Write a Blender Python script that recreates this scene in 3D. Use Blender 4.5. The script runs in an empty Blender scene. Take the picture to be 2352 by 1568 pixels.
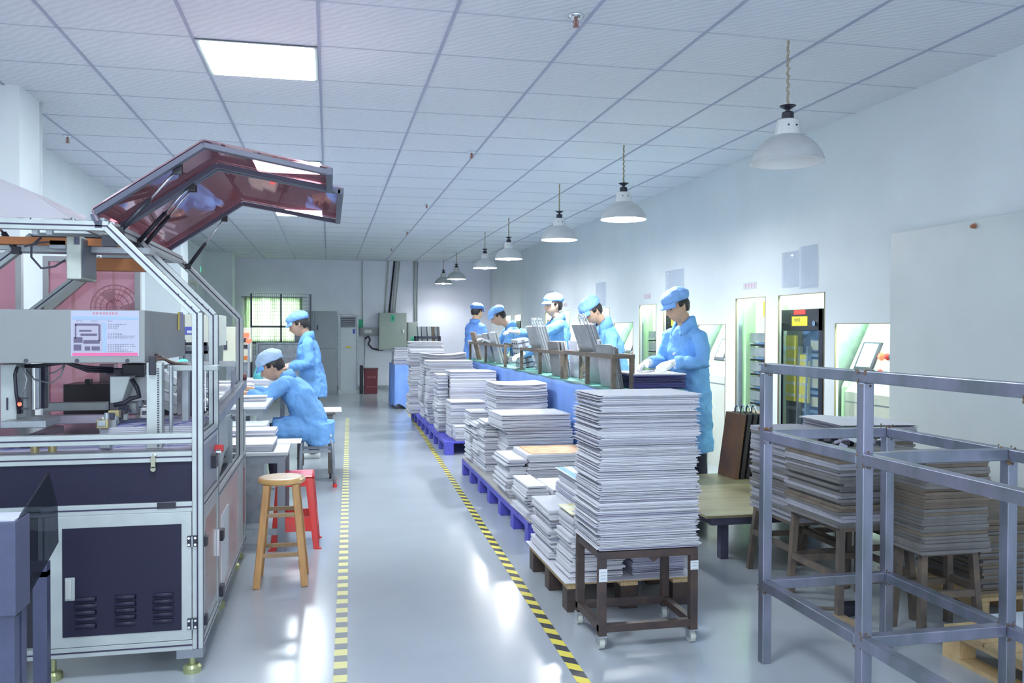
import bpy, math, random
from mathutils import Vector, Matrix, noise
random.seed(7)
SC = bpy.context.scene
COL = SC.collection
PI = math.pi
# ------------------------------------------------------------------ camera
F, YAW, PITCH, ROLL, EYE, CEIL = 1968.0, .2110, -.0135, .003, 1.38, 2.963
_f = Vector((math.sin(YAW)*math.cos(PITCH), math.cos(YAW)*math.cos(PITCH), math.sin(PITCH)))
_r = Vector((math.cos(YAW), -math.sin(YAW), 0)); _u = _r.cross(_f)
CR = _r*math.cos(ROLL) + _u*math.sin(ROLL); CU = _u*math.cos(ROLL) - _r*math.sin(ROLL); CF = _f
EY = Vector((0, 0, EYE))
cam = bpy.data.cameras.new('camera'); camo = bpy.data.objects.new('camera', cam); COL.objects.link(camo)
cam.sensor_width = 36; cam.lens = F/2352*36; cam.clip_start = .05; cam.clip_end = 200
mw = Matrix.Identity(4)
for i in range(3):
    mw[i][0] = CR[i]; mw[i][1] = CU[i]; mw[i][2] = -CF[i]; mw[i][3] = EY[i]
camo.matrix_world = mw; SC.camera = camo
def _ray(u, v): return CR*((u-1176)/F) + CU*((784-v)/F) + CF
def az(u, v, z=0.0): d = _ray(u, v); return EY + d*((z-EYE)/d.z)
def ay(u, v, y): d = _ray(u, v); return EY + d*(y/d.y)
def ax(u, v, x): d = _ray(u, v); return EY + d*(x/d.x)
# ------------------------------------------------------------------ world and view
W = bpy.data.worlds.new('world'); SC.world = W; W.use_nodes = True
W.node_tree.nodes['Background'].inputs[0].default_value = (.78, .89, 1.0, 1)
W.node_tree.nodes['Background'].inputs[1].default_value = .85
vs = SC.view_settings; vs.view_transform = 'Standard'; vs.look = 'None'; vs.gamma = 1; vs.use_curve_mapping = False
vs.exposure = 1.99
def area(name, loc, rot, sx, sy, power, col):
    l = bpy.data.lights.new(name, 'AREA'); l.shape = 'RECTANGLE'; l.size = sx; l.size_y = sy; l.energy = power; l.color = col
    o = bpy.data.objects.new(name, l); COL.objects.link(o); o.location = loc; o.rotation_euler = rot; return o
# fluorescent light of the machine corridor behind the right wall
for y0 in (5.6, 8.6, 11.6, 14.6, 17.4):
    area('corridor_light', (4.35, y0, 2.35), (0, 0, 0), .5, 2.2, 55, (.76, 1.0, .80))

# daylight outside the back window
area('window_daylight', (-1.2, 20.7, 1.7), (math.radians(-90), 0, 0), 1.6, 1.4, 30, (.96, 1.0, .95))
# ------------------------------------------------------------------ materials
MAT = {}
def mat(n, col, rough=.5, metal=0., var=0., vscale=8., bump=0., bscale=60., emit=None, es=0., spec=.5, trans=0., alpha=1., coat=0., stretch=None, col2=None, sss=0.):
    if n in MAT: return MAT[n]
    m = bpy.data.materials.new(n); m.use_nodes = True; nt = m.node_tree; b = nt.nodes['Principled BSDF']
    b.inputs['Base Color'].default_value = (*col, 1); b.inputs['Roughness'].default_value = rough; b.inputs['Metallic'].default_value = metal
    b.inputs['Specular IOR Level'].default_value = spec; b.inputs['Transmission Weight'].default_value = trans; b.inputs['Alpha'].default_value = alpha
    b.inputs['Coat Weight'].default_value = coat
    if emit: b.inputs['Emission Color'].default_value = (*emit, 1); b.inputs['Emission Strength'].default_value = es
    tc = None
    if var or bump or col2:
        tc = nt.nodes.new('ShaderNodeTexCoord'); mp = nt.nodes.new('ShaderNodeMapping')
        nt.links.new(tc.outputs['Object'], mp.inputs['Vector'])
        if stretch: mp.inputs['Scale'].default_value = stretch
    if var or col2:
        nz = nt.nodes.new('ShaderNodeTexNoise'); nz.inputs['Scale'].default_value = vscale; nz.inputs['Detail'].default_value = 5
        nt.links.new(mp.outputs[0], nz.inputs['Vector'])
        r = nt.nodes.new('ShaderNodeValToRGB'); nt.links.new(nz.outputs['Fac'], r.inputs[0])
        r.color_ramp.elements[0].position = .32; r.color_ramp.elements[1].position = .68
        c2 = col2 if col2 else tuple(min(1, c*(1+var)) for c in col)
        c1 = col if col2 else tuple(c*(1-var) for c in col)
        r.color_ramp.elements[0].color = (*c1, 1); r.color_ramp.elements[1].color = (*c2, 1)
        nt.links.new(r.outputs[0], b.inputs['Base Color'])
    if bump:
        nb = nt.nodes.new('ShaderNodeTexNoise'); nb.inputs['Scale'].default_value = bscale; nb.inputs['Detail'].default_value = 4
        nt.links.new(mp.outputs[0], nb.inputs['Vector'])
        bp = nt.nodes.new('ShaderNodeBump'); bp.inputs['Strength'].default_value = bump; bp.inputs['Distance'].default_value = .01
        nt.links.new(nb.outputs['Fac'], bp.inputs['Height']); nt.links.new(bp.outputs[0], b.inputs['Normal'])
    MAT[n] = m; return m
def see_through(n, tint, gcol, f0, diff, fd):
    m = bpy.data.materials.new(n); m.use_nodes = True; nt = m.node_tree; nt.nodes.clear()
    o = nt.nodes.new('ShaderNodeOutputMaterial'); t = nt.nodes.new('ShaderNodeBsdfTransparent'); g = nt.nodes.new('ShaderNodeBsdfGlossy')
    d = nt.nodes.new('ShaderNodeBsdfDiffuse'); t.inputs[0].default_value = (*tint, 1); g.inputs[0].default_value = (*gcol, 1); g.inputs['Roughness'].default_value = .03
    d.inputs[0].default_value = (*diff, 1)
    m1 = nt.nodes.new('ShaderNodeMixShader'); m1.inputs[0].default_value = f0; m2 = nt.nodes.new('ShaderNodeMixShader'); m2.inputs[0].default_value = fd
    nt.links.new(t.outputs[0], m1.inputs[1]); nt.links.new(g.outputs[0], m1.inputs[2])
    nt.links.new(m1.outputs[0], m2.inputs[1]); nt.links.new(d.outputs[0], m2.inputs[2]); nt.links.new(m2.outputs[0], o.inputs[0]); MAT[n] = m; return m
WHITEWALL = mat('wall_paint', (.72, .77, .80), .75, var=.03, vscale=2, bump=.05, bscale=90)
ALU = mat('aluminium_profile', (.44, .48, .49), .40, .3, var=.05, vscale=14)
SLOT = mat('profile_slot', (.035, .03, .07), .6)
NAVY = mat('navy_panel', (.013, .012, .036), .5, var=.12, vscale=200, bump=.05, bscale=300, spec=.35)
DARK = mat('dark_steel', (.06, .06, .10), .45, var=.2, vscale=12)
BLACK = mat('black_plastic', (.018, .018, .032), .45)
GREYMET = mat('grey_metal', (.33, .36, .40), .38, .5, var=.15, vscale=12)
CHROME = mat('chrome', (.75, .78, .82), .18, 1.)
GALV = mat('galvanised_tube', (.30, .30, .41), .32, .7, vscale=11, stretch=(1, 1, .35), col2=(.18, .21, .24))
RUSTW = mat('weld_burn', (.22, .13, .07), .8, vscale=50, col2=(.05, .045, .05))
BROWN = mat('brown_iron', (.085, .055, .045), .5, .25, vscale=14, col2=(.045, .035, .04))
RUSTY = mat('rusty_bar', (.20, .155, .12), .7, .1, vscale=20, col2=(.12, .10, .09))
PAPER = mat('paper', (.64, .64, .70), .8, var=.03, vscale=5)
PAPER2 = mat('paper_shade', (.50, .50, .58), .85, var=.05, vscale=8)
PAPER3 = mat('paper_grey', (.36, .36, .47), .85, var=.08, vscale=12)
BOARD = mat('greyboard', (.16, .155, .155), .85, var=.15, vscale=10)
BOARD2 = mat('greyboard_brown', (.16, .13, .105), .85, var=.15, vscale=12)
BOARDL = mat('greyboard_light', (.32, .32, .37), .8, var=.1, vscale=10)
BLUEPL = mat('blue_pallet_plastic', (.085, .085, .50), .5, var=.08)
BLUEC = mat('blue_drape', (.20, .36, .82), .55, var=.12, vscale=3, bump=.35, bscale=9)
WOODL = mat('light_wood', (.50, .34, .17), .6, vscale=12, stretch=(8, 1, 1), col2=(.60, .44, .24))
WOODS = mat('stool_wood', (.42, .21, .075), .42, vscale=9, stretch=(6, 6, .6), col2=(.55, .30, .11))
SEATW = mat('stool_seat_wood', (.62, .37, .13), .3, vscale=6, stretch=(1, 8, 1), col2=(.72, .46, .19), coat=.4)
PLY = mat('plywood_deck', (.21, .18, .10), .42, vscale=4, stretch=(1, 3, 1), col2=(.28, .245, .15))
RED = mat('red_plastic', (.72, .015, .012), .3, coat=.3)
STEELP = mat('steel_plate', (.33, .34, .36), .35, .45, var=.12, vscale=10)
COATM = mat('blue_coat', (.17, .40, .78), .7, var=.12, vscale=9, bump=1., bscale=13)
COATD = mat('blue_coat_dark', (.13, .28, .66), .75, var=.07, vscale=9, bump=.5, bscale=22)
CAPM = mat('blue_cap', (.23, .44, .84), .75, var=.08, vscale=16, bump=.6, bscale=35)
CAPL = mat('pale_blue_cap', (.45, .60, .80), .75, var=.08, vscale=16, bump=.6, bscale=35)
CAPD = mat('blue_cap_dark', (.10, .22, .58), .75, var=.08, vscale=16, bump=.6, bscale=35)
SKIN = mat('skin', (.58, .36, .25), .5, var=.05, vscale=12)
LIP = mat('lips', (.42, .16, .14), .5)
HAIR = mat('hair', (.018, .014, .016), .5, var=.3, vscale=80)
TROUS = mat('dark_trousers', (.03, .028, .05), .8)
GLOVEM = mat('white_glove', (.80, .82, .82), .8, bump=.3, bscale=50)
BEIGE = mat('beige_enamel', (.62, .62, .50), .4, var=.03)
CREAM = mat('cream_enamel', (.66, .68, .60), .4, var=.03)
GREENM = mat('pale_green_enamel', (.52, .78, .48), .4)
GREENMAT = mat('green_cutting_mat', (.12, .38, .32), .5)
LABELY = mat('yellow_label', (.75, .62, .05), .6)
LABELR = mat('red_label', (.68, .05, .05), .6)
LABELB = mat('blue_label', (.10, .12, .50), .6)
LABELW = mat('white_label', (.60, .63, .68), .6)
INK = mat('ink', (.06, .06, .09), .7)
PINKTXT = mat('red_print', (.72, .30, .36), .7)
LABELG = mat('green_label', (.06, .50, .30), .6)
GLOW = mat('light_panel', (1, 1, 1), .5, emit=(.86, .96, 1.0), es=15.)
BULB = mat('bulb', (1, 1, 1), .5, emit=(1, .99, .98), es=70.)
BULB2 = mat('bulb_dim', (1, 1, 1), .5, emit=(1, .99, .98), es=14.)
SHADE = mat('lamp_shade', (.58, .59, .60), .42, .35, var=.05, vscale=20)
SHADEIN = mat('lamp_shade_inside', (.90, .90, .90), .5)
SHADEW = mat('lamp_neck', (.70, .71, .72), .35, .2)
ROPE = mat('rope_chain', (.35, .30, .22), .8, var=.4, vscale=120)
ACRYL = see_through('smoked_acrylic', (.70, .44, .46), (.80, .66, .74), .42, (.30, .16, .18), .22)
PINK = see_through('pink_acrylic', (.90, .62, .68), (.9, .8, .85), .08, (.62, .30, .38), .35)
GREYAC = see_through('grey_acrylic', (.72, .72, .76), (.9, .9, .95), .20, (.50, .47, .52), .72)
GLASS = see_through('clear_glass', (.92, .95, .95), (.9, .95, 1), .10, (.5, .55, .6), .02)
PLASTIC = see_through('plastic_sleeve', (.92, .94, .97), (1, 1, 1), .05, (.88, .90, .95), .12)
REDGLOW = mat('red_lamp', (.9, .1, .05), .4, emit=(1, .06, .03), es=.9)
GRNGLOW = mat('green_lamp', (.1, .8, .6), .4, emit=(.05, 1, .6), es=.5)
SCREEN = mat('touch_screen', (.35, .50, .55), .12, emit=(.5, .7, .75), es=.25)

# ------------------------------------------------------------------ mesh builder
class MB:
    def __init__(s): s.v = []; s.f = []; s.m = []; s.k = 0
    def mi(s, k): s.k = k; return s
    def add(s, vs, fs):
        b = len(s.v); s.v += [Vector(v) for v in vs]; s.f += [[b+i for i in f] for f in fs]; s.m += [s.k]*len(fs); return s
    def hexa(s, p): return s.add(p, [(0, 3, 2, 1), (4, 5, 6, 7), (0, 1, 5, 4), (1, 2, 6, 5), (2, 3, 7, 6), (3, 0, 4, 7)])
    def box(s, x0, x1, y0, y1, z0, z1): return s.hexa([(x0, y0, z0), (x1, y0, z0), (x1, y1, z0), (x0, y1, z0), (x0, y0, z1), (x1, y0, z1), (x1, y1, z1), (x0, y1, z1)])
    def cbox(s, c, d, rot=None):
        c = Vector(c); h = Vector(d)/2; R = rot or Matrix.Identity(3); p = []
        for sz in (-1, 1):
            for sx, sy in ((-1, -1), (1, -1), (1, 1), (-1, 1)): p.append(c + R @ Vector((sx*h.x, sy*h.y, sz*h.z)))
        return s.hexa(p)
    def bar(s, p, q, w, h=None, up=(0, 0, 1)):
        p = Vector(p); q = Vector(q); h = h or w; d = (q-p).normalized(); u = Vector(up)
        if abs(d.dot(u)) > .98: u = Vector((0, 1, 0))
        a = d.cross(u).normalized(); b = a.cross(d)
        pts = []
        for e in (p, q):
            for sa, sb in ((-1, -1), (1, -1), (1, 1), (-1, 1)): pts.append(e + a*sa*w/2 + b*sb*h/2)
        return s.hexa(pts)
    def cone(s, p, q, r0, r1, n=12, caps=True):
        p = Vector(p); q = Vector(q); d = (q-p).normalized(); u = Vector((0, 0, 1)) if abs(d.z) < .95 else Vector((0, 1, 0))
        a = d.cross(u).normalized(); b = a.cross(d); v = []
        for e, r in ((p, r0), (q, r1)):
            for i in range(n): t = 2*PI*i/n; v.append(e + a*math.cos(t)*r + b*math.sin(t)*r)
        fs = [(i, (i+1) % n, n+(i+1) % n, n+i) for i in range(n)]
        if caps: fs += [tuple(range(n))[::-1], tuple(range(n, 2*n))]
        return s.add(v, fs)
    def cyl(s, p, q, r, n=12): return s.cone(p, q, r, r, n)
    def loft(s, rings, caps=True):
        n = len(rings[0]); v = [p for r in rings for p in r]; fs = []
        for k in range(len(rings)-1):
            for i in range(n): fs.append((k*n+i, k*n+(i+1) % n, (k+1)*n+(i+1) % n, (k+1)*n+i))
        if caps: fs += [tuple(range(n))[::-1], tuple(range((len(rings)-1)*n, len(rings)*n))]
        return s.add(v, fs)
    def tube(s, pts, r, n=8):
        pts = [Vector(p) for p in pts]; rs = r if isinstance(r, (list, tuple)) else [r]*len(pts); rings = []
        u = None
        for i, p in enumerate(pts):
            d = ((pts[min(i+1, len(pts)-1)]-pts[max(i-1, 0)])).normalized()
            if u is None: u = Vector((0, 0, 1)) if abs(d.z) < .9 else Vector((0, 1, 0))
            a = d.cross(u).normalized(); b = a.cross(d); u = b
            rr = rs[i]; ra, rb = rr if isinstance(rr, (list, tuple)) else (rr, rr)
            rings.append([p + a*math.cos(2*PI*k/n)*ra + b*math.sin(2*PI*k/n)*rb for k in range(n)])
        return s.loft(rings)
    def lathe(s, prof, c=(0, 0, 0), n=24, closed=False):
        c = Vector(c); rings = [[c+Vector((r*math.cos(2*PI*k/n), r*math.sin(2*PI*k/n), z)) for k in range(n)] for r, z in prof]
        return s.loft(rings, caps=not closed)
    def ell(s, c, r, n=16, m=10, rot=None):
        c = Vector(c); R = rot or Matrix.Identity(3); rings = []
        for j in range(m+1):
            t = PI*(j+.001)/(m+.002); rings.append([c + R @ Vector((r[0]*math.sin(t)*math.cos(2*PI*k/n), r[1]*math.sin(t)*math.sin(2*PI*k/n), -r[2]*math.cos(t))) for k in range(n)])
        return s.loft(rings)
    def prism(s, poly, y0, y1, ax_='y'):
        n = len(poly)
        def P(a, b, t): return (a, t, b) if ax_ == 'y' else ((t, a, b) if ax_ == 'x' else (a, b, t))
        v = [P(a, b, y0) for a, b in poly] + [P(a, b, y1) for a, b in poly]
        return s.add(v, [tuple(range(n)), tuple(range(n, 2*n))[::-1]] + [(i, n+i, n+(i+1) % n, (i+1) % n) for i in range(n)])
    def build(s, name, mats, parent=None, org=None, smooth=False, bevel=0., kind=None):
        me = bpy.data.meshes.new(name); o0 = Vector(org) if org is not None else ORG.get(parent.name if parent else '', Vector())
        if parent and parent.get('_local', 0): o0 = Vector()
        me.from_pydata([v-o0 for v in s.v], [], s.f)
        mats = mats if isinstance(mats, (list, tuple)) else [mats]
        for m_ in mats: me.materials.append(m_)
        for p, k in zip(me.polygons, s.m):
            p.material_index = min(k, len(mats)-1)
            if smooth: p.use_smooth = True
        me.update()
        import bmesh as _b
        bb = _b.new(); bb.from_mesh(me); _b.ops.recalc_face_normals(bb, faces=bb.faces); bb.to_mesh(me); bb.free()
        o = bpy.data.objects.new(name, me); COL.objects.link(o)
        if parent: o.parent = parent; ORG[o.name] = o0
        elif org is not None: o.location = org; ORG[o.name] = Vector(org)
        else: ORG[o.name] = Vector()
        if bevel:
            b = o.modifiers.new('bevel', 'BEVEL'); b.width = bevel; b.segments = 2; b.limit_method = 'ANGLE'
        if smooth and not bevel:
            pass
        if kind: o['kind'] = kind
        return o
ORG = {}
LOCALS = set()
def tag(o, label, cat, group=None, kind=None):
    o['label'] = label; o['category'] = cat
    if group: o['group'] = group
    if kind: o['kind'] = kind
    return o
def thing(name, loc, label, cat, group=None, rz=0.):
    o = bpy.data.objects.new(name, None); COL.objects.link(o); o.location = loc; o.rotation_euler = (0, 0, rz); o.empty_display_size = .05
    tag(o, label, cat, group); ORG[o.name] = Vector(loc); return o
def local(o): ORG[o.name] = Vector(); return o
def struct(name, mb, m, **k): return mb.build(name, m, kind='structure', **k)
_ONES = ['', 'second', 'third', 'fourth', 'fifth', 'sixth', 'seventh', 'eighth', 'ninth', 'tenth', 'eleventh', 'twelfth', 'thirteenth', 'fourteenth', 'fifteenth', 'sixteenth', 'seventeenth', 'eighteenth', 'nineteenth', 'twentieth']
def rank(i, n):
    """word for the i-th thing of n counted from the top (0 = top)"""
    if i == 0: return 'topmost'
    if i == n-1: return 'lowest'
    if i < 20: return _ONES[i]+'-highest'
    d = i+1; return '%d%s-highest' % (d, {1: 'st', 2: 'nd', 3: 'rd'}.get(d % 10, 'th'))
def copy_tree(o, parent=None):
    c = o.copy(); COL.objects.link(c)
    if parent: c.parent = parent
    for ch in list(o.children): copy_tree(ch, c)
    return c
def glyph(mb, x, z, s, y, rnd, axis='y', flip=1):
    """one small printed character made of strokes on a vertical face"""
    st = [(0, .9, 1, .12), (0, .5, 1, .1), (.45, 0, .12, 1)]
    st = [(0, rnd.choice((.8, .9)), 1, .12), (rnd.choice((0, .1)), .45, .9, .1), (rnd.choice((.2, .45, .7)), 0, .12, 1), (rnd.choice((0, .5)), .05, .5, .1)]
    for a, b, w, h in st:
        x0 = x+a*s*.8; x1 = x0+w*s*.8; z0 = z+b*s*.9; z1 = z0+h*s*.9
        if axis == 'y': mb.box(x0, min(x1, x+s*.85), y-.001, y, z0, min(z1, z+s))
        else: mb.box(y-.001, y, x0, min(x1, x+s*.85), z0, min(z1, z+s))
def arcpts(c, r, a0, a1, n, plane='xz'):
    out = []
    for i in range(n+1):
        t = a0+(a1-a0)*i/n; a = math.cos(t)*r; b = math.sin(t)*r
        out.append(Vector(c)+(Vector((a, 0, b)) if plane == 'xz' else Vector((0, a, b)) if plane == 'yz' else Vector((a, b, 0))))
    return out
# ================================================================== the room
XR, XL, YB, YF = 3.75, -2.43, 20.0, -3.0
# floor with gloss
fm = mat('floor_epoxy', (.39, .425, .475), .19, var=.05, vscale=1.5, bump=.02, bscale=14, spec=.6)
struct('floor', MB().box(XL-.1, 5.2, YF, YB+.1, -.1, 0), fm)
# ceiling slab with tile texture
def ceiling_mat():
    m = mat('ceiling_tile', (.62, .66, .72), .8); nt = m.node_tree; b = nt.nodes['Principled BSDF']
    tc = nt.nodes.new('ShaderNodeTexCoord'); w = nt.nodes.new('ShaderNodeTexWave'); w.inputs['Scale'].default_value = 9; w.inputs['Distortion'].default_value = 5; w.inputs['Detail'].default_value = 2
    w.bands_direction = 'DIAGONAL'; nt.links.new(tc.outputs['Object'], w.inputs['Vector'])
    bp = nt.nodes.new('ShaderNodeBump'); bp.inputs['Strength'].default_value = .15; bp.inputs['Distance'].default_value = .01
    nt.links.new(w.outputs[0], bp.inputs['Height']); nt.links.new(bp.outputs[0], b.inputs['Normal'])
    r = nt.nodes.new('ShaderNodeValToRGB'); r.color_ramp.elements[0].color = (.68, .70, .77, 1); r.color_ramp.elements[1].color = (.74, .77, .83, 1)
    nt.links.new(w.outputs[0], r.inputs[0]); nt.links.new(r.outputs[0], b.inputs['Base Color']); return m
struct('ceiling', MB().box(XL-.1, XR+.1, YF, YB+.1, CEIL, CEIL+.1), ceiling_mat())
gridm = mat('ceiling_grid', (.40, .42, .55), .5, .2)
g = MB(); GX = lambda i: -.0516+.67*i; GY = lambda j: 4.927+.67*j
for i in range(-3, 6): g.box(GX(i)-.008, GX(i)+.008, YF, YB, CEIL-.006, CEIL)
struct('trim_1', g, gridm)
g = MB()
for j in range(-11, 23): g.box(XL, XR, GY(j)-.004, GY(j)+.004, CEIL-.003, CEIL)
struct('trim_2', g, mat('ceiling_seam', (.50, .52, .62), .6))
# right wall with its openings
OPEN = [(5.12, 5.83, 1.436, 'a'), (5.97, 6.67, 1.68, 'b'), (6.89, 7.45, 1.68, 'c'), (7.66, 8.30, 1.44, 'd'), (8.52, 9.23, 1.69, 'e'), (9.45, 10.0, 1.69, 'f'),
        (10.23, 10.97, 1.48, 'g'), (11.16, 11.86, 1.69, 'h'), (13.12, 13.67, 1.69, 'i'), (14.0, 14.69, 1.69, 'j'), (16.65, 17.26, 1.69, 'k'), (17.65, 18.15, 1.69, 'l')]
g = MB(); T = .03; y = YF
for a, b, t, n in OPEN:
    g.box(XR, XR+T, y, a, 0, CEIL); g.box(XR, XR+T, a, b, t, CEIL); y = b
g.box(XR, XR+T, y, YB+.1, 0, CEIL)
struct('wall_right', g, WHITEWALL)
g = MB()
for a, b, t, n in OPEN:
    e = .006
    for yy in (a+e/2, b-e/2): g.box(XR-.004, XR+.008, yy-e/2, yy+e/2, 0, t)
    g.box(XR-.004, XR+.008, a, b, t-e, t)
struct('trim_3', g, mat('rusty_edging', (.30, .24, .16), .6))
struct('wall_corridor', MB().box(5.1, 5.2, YF, YB, 0, CEIL).box(XR+T, 5.1, YF, YB+.1, 2.45, 2.5).box(XR+T, 5.1, 4.0, 4.05, 0, 2.45), mat('corridor_paint', (.62, .74, .60), .7))
# back wall with window opening
wx0, wx1, wz0, wz1 = -1.78, -.64, 1.10, 2.07
g = MB().box(XL-.1, wx0, YB, YB+.1, 0, CEIL).box(wx1, 5.2, YB, YB+.1, 0, CEIL).box(wx0, wx1, YB, YB+.1, 0, wz0).box(wx0, wx1, YB, YB+.1, wz1, CEIL)
struct('wall_back', g, mat('back_wall_paint', (.84, .84, .97), .75, var=.03, vscale=2, bump=.05))
g = MB()
for x in (wx0+.02, (wx0+wx1)/2, wx1-.02): g.box(x-.02, x+.02, YB+.02, YB+.06, wz0, wz1)
for z in (wz0+.02, wz1-.02): g.box(wx0, wx1, YB+.02, YB+.06, z-.02, z+.02)
struct('window_1', g, CREAM)
struct('window_2', MB().box(wx0, wx1, YB+.035, YB+.04, wz0, wz1), GLASS)
# left wall and its square pillars
struct('wall_left', MB().box(XL-.1, XL, YF, YB, 0, CEIL), WHITEWALL)
for k, (y0, y1, x1) in enumerate([(6.15, 6.55, -1.97), (12.4, 12.95, -1.97), (18.4, 18.9, -1.93)]):
    struct('wall_pillar' , MB().box(XL, x1, y0, y1, 0, CEIL), WHITEWALL)
    struct('trim_%d' % (5+k), MB().cyl((x1+.0-.05, y1+.06, 0), (x1-.05, y1+.06, CEIL), .05, 12), WHITEWALL, smooth=True)
struct('baseboard_back', MB().box(XL, XR, YB-.012, YB, 0, .09), GREYMET)
struct('baseboard_left', MB().box(XL, XL+.012, YF, YB, 0, .09), GREYMET)
# slightly raised cabinet/recess on left wall: tall framed window opening, bright
g = MB()
for y0 in (9.0, 15.2):
    g.box(XL, XL+.03, y0, y0+.05, .9, 2.2); g.box(XL, XL+.03, y0+1.6, y0+1.65, .9, 2.2); g.box(XL, XL+.03, y0, y0+1.65, 2.2, 2.25); g.box(XL, XL+.03, y0, y0+1.65, .85, .9); g.box(XL, XL+.03, y0+.8, y0+.83, .9, 2.2)
struct('window_3', g, CREAM)
# tape lines on the floor
def tape(x0, y0, x1, y1, w, label, dark, light, name='floor_tape'):
    d = Vector((x1-x0, y1-y0, 0)); L = d.length; d.normalize(); n = Vector((d.y, -d.x, 0)); mb = MB(); P = .14; k = 0; s = -w
    o = Vector((x0, y0, 0)); z = Vector((0, 0, .0012))
    while s < L:
        for kk, (a, b) in enumerate(((s, s+P*.5), (s+P*.5, s+P))):
            p = [o+d*a-n*w/2, o+d*b-n*w/2, o+d*(b+w*SL[0])+n*w/2, o+d*(a+w*SL[0])+n*w/2]
            mb.mi(kk); mb.hexa([q+Vector((0, 0, .0002)) for q in p]+[q+z for q in p])
        s += P
    return tag(mb.build(name, [light, dark]), label, 'tape')
TY = mat('tape_yellow', (.78, .66, .10), .5); TK = mat('tape_black', (.05, .05, .06), .5)
TY2 = mat('tape_yellow_faded', (.74, .70, .30), .5); TG = mat('tape_grey_faded', (.22, .24, .26), .5)
SL = [0.]
p0, p1 = az(781, 1568), az(798, 960); d = (p0-p1)/(p1.y-p0.y)*1.2
tape(p0.x+d.x, p0.y+d.y, p1.x, p1.y, .055, 'faded yellow and grey striped floor tape on the left side of the aisle', TG, TY2)
SL[0] = -.8
p0, p1 = az(1342, 1568), az(935, 942); d = (p0-p1)/(p1.y-p0.y)*1.2
tape(p0.x+d.x, p0.y+d.y, p1.x, p1.y, .052, 'black and yellow striped floor tape along the pallets of paper', TK, TY)
# ceiling light panels
for j, lab in ((0, 'square ceiling light panel nearest the camera, glowing white'), (5, 'ceiling light panel half hidden behind the raised machine hood'), (10, 'farthest small ceiling light panel, seen under the raised machine hood'), (-5, 'added unseen ceiling light panel above the camera'), (-10, 'added unseen ceiling light panel behind the camera')):  # panels above and behind the camera are unseen, added to light the room
    x0, x1, y0, y1 = GX(-1), GX(0), GY(j), GY(j+1)
    t = thing('ceiling_light', ((x0+x1)/2, (y0+y1)/2, CEIL-.008), lab, 'ceiling light', 'square panel lights set in the ceiling')
    MB().box(x0+.01, x1-.01, y0+.01, y1-.01, CEIL-.012, CEIL-.007).build('light_frame', ALU, t)
    MB().box(x0+.035, x1-.035, y0+.03, y1-.03, CEIL-.016, CEIL-.0125).build('diffuser', GLOW, t)
# sprinklers
for k, ((u, v), lab) in enumerate([((1323, 35), 'nearest round fire sprinkler on the ceiling'), ((1083, 348), 'second fire sprinkler along the ceiling grid line'), ((980, 467), 'third fire sprinkler along the ceiling grid line'), ((935, 530), 'fourth fire sprinkler along the ceiling grid line'), ((900, 570), 'farthest fire sprinkler near the back wall'), ((155, 312), 'fire sprinkler at the left by the white pillar')]):
    p = az(u, v, CEIL); t = thing('fire_sprinkler', (p.x, p.y, CEIL), lab, 'sprinkler', 'ceiling sprinklers')
    MB().lathe([(.04, CEIL), (.042, CEIL-.006), (.02, CEIL-.018), (.001, CEIL-.019)], (p.x, p.y, 0), 20).build('flange', CHROME, t, smooth=True)
    mb = MB().cyl((p.x, p.y, CEIL-.055), (p.x, p.y, CEIL-.015), .006, 8).cyl((p.x, p.y, CEIL-.058), (p.x, p.y, CEIL-.055), .017, 12)
    for s in (-1, 1): mb.tube([(p.x+s*.006, p.y, CEIL-.02), (p.x+s*.014, p.y, CEIL-.035), (p.x+s*.004, p.y, CEIL-.053)], .0025, 6)
    mb.build('head', mat('brass_red', (.35, .15, .12), .4, .5), t)
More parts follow.
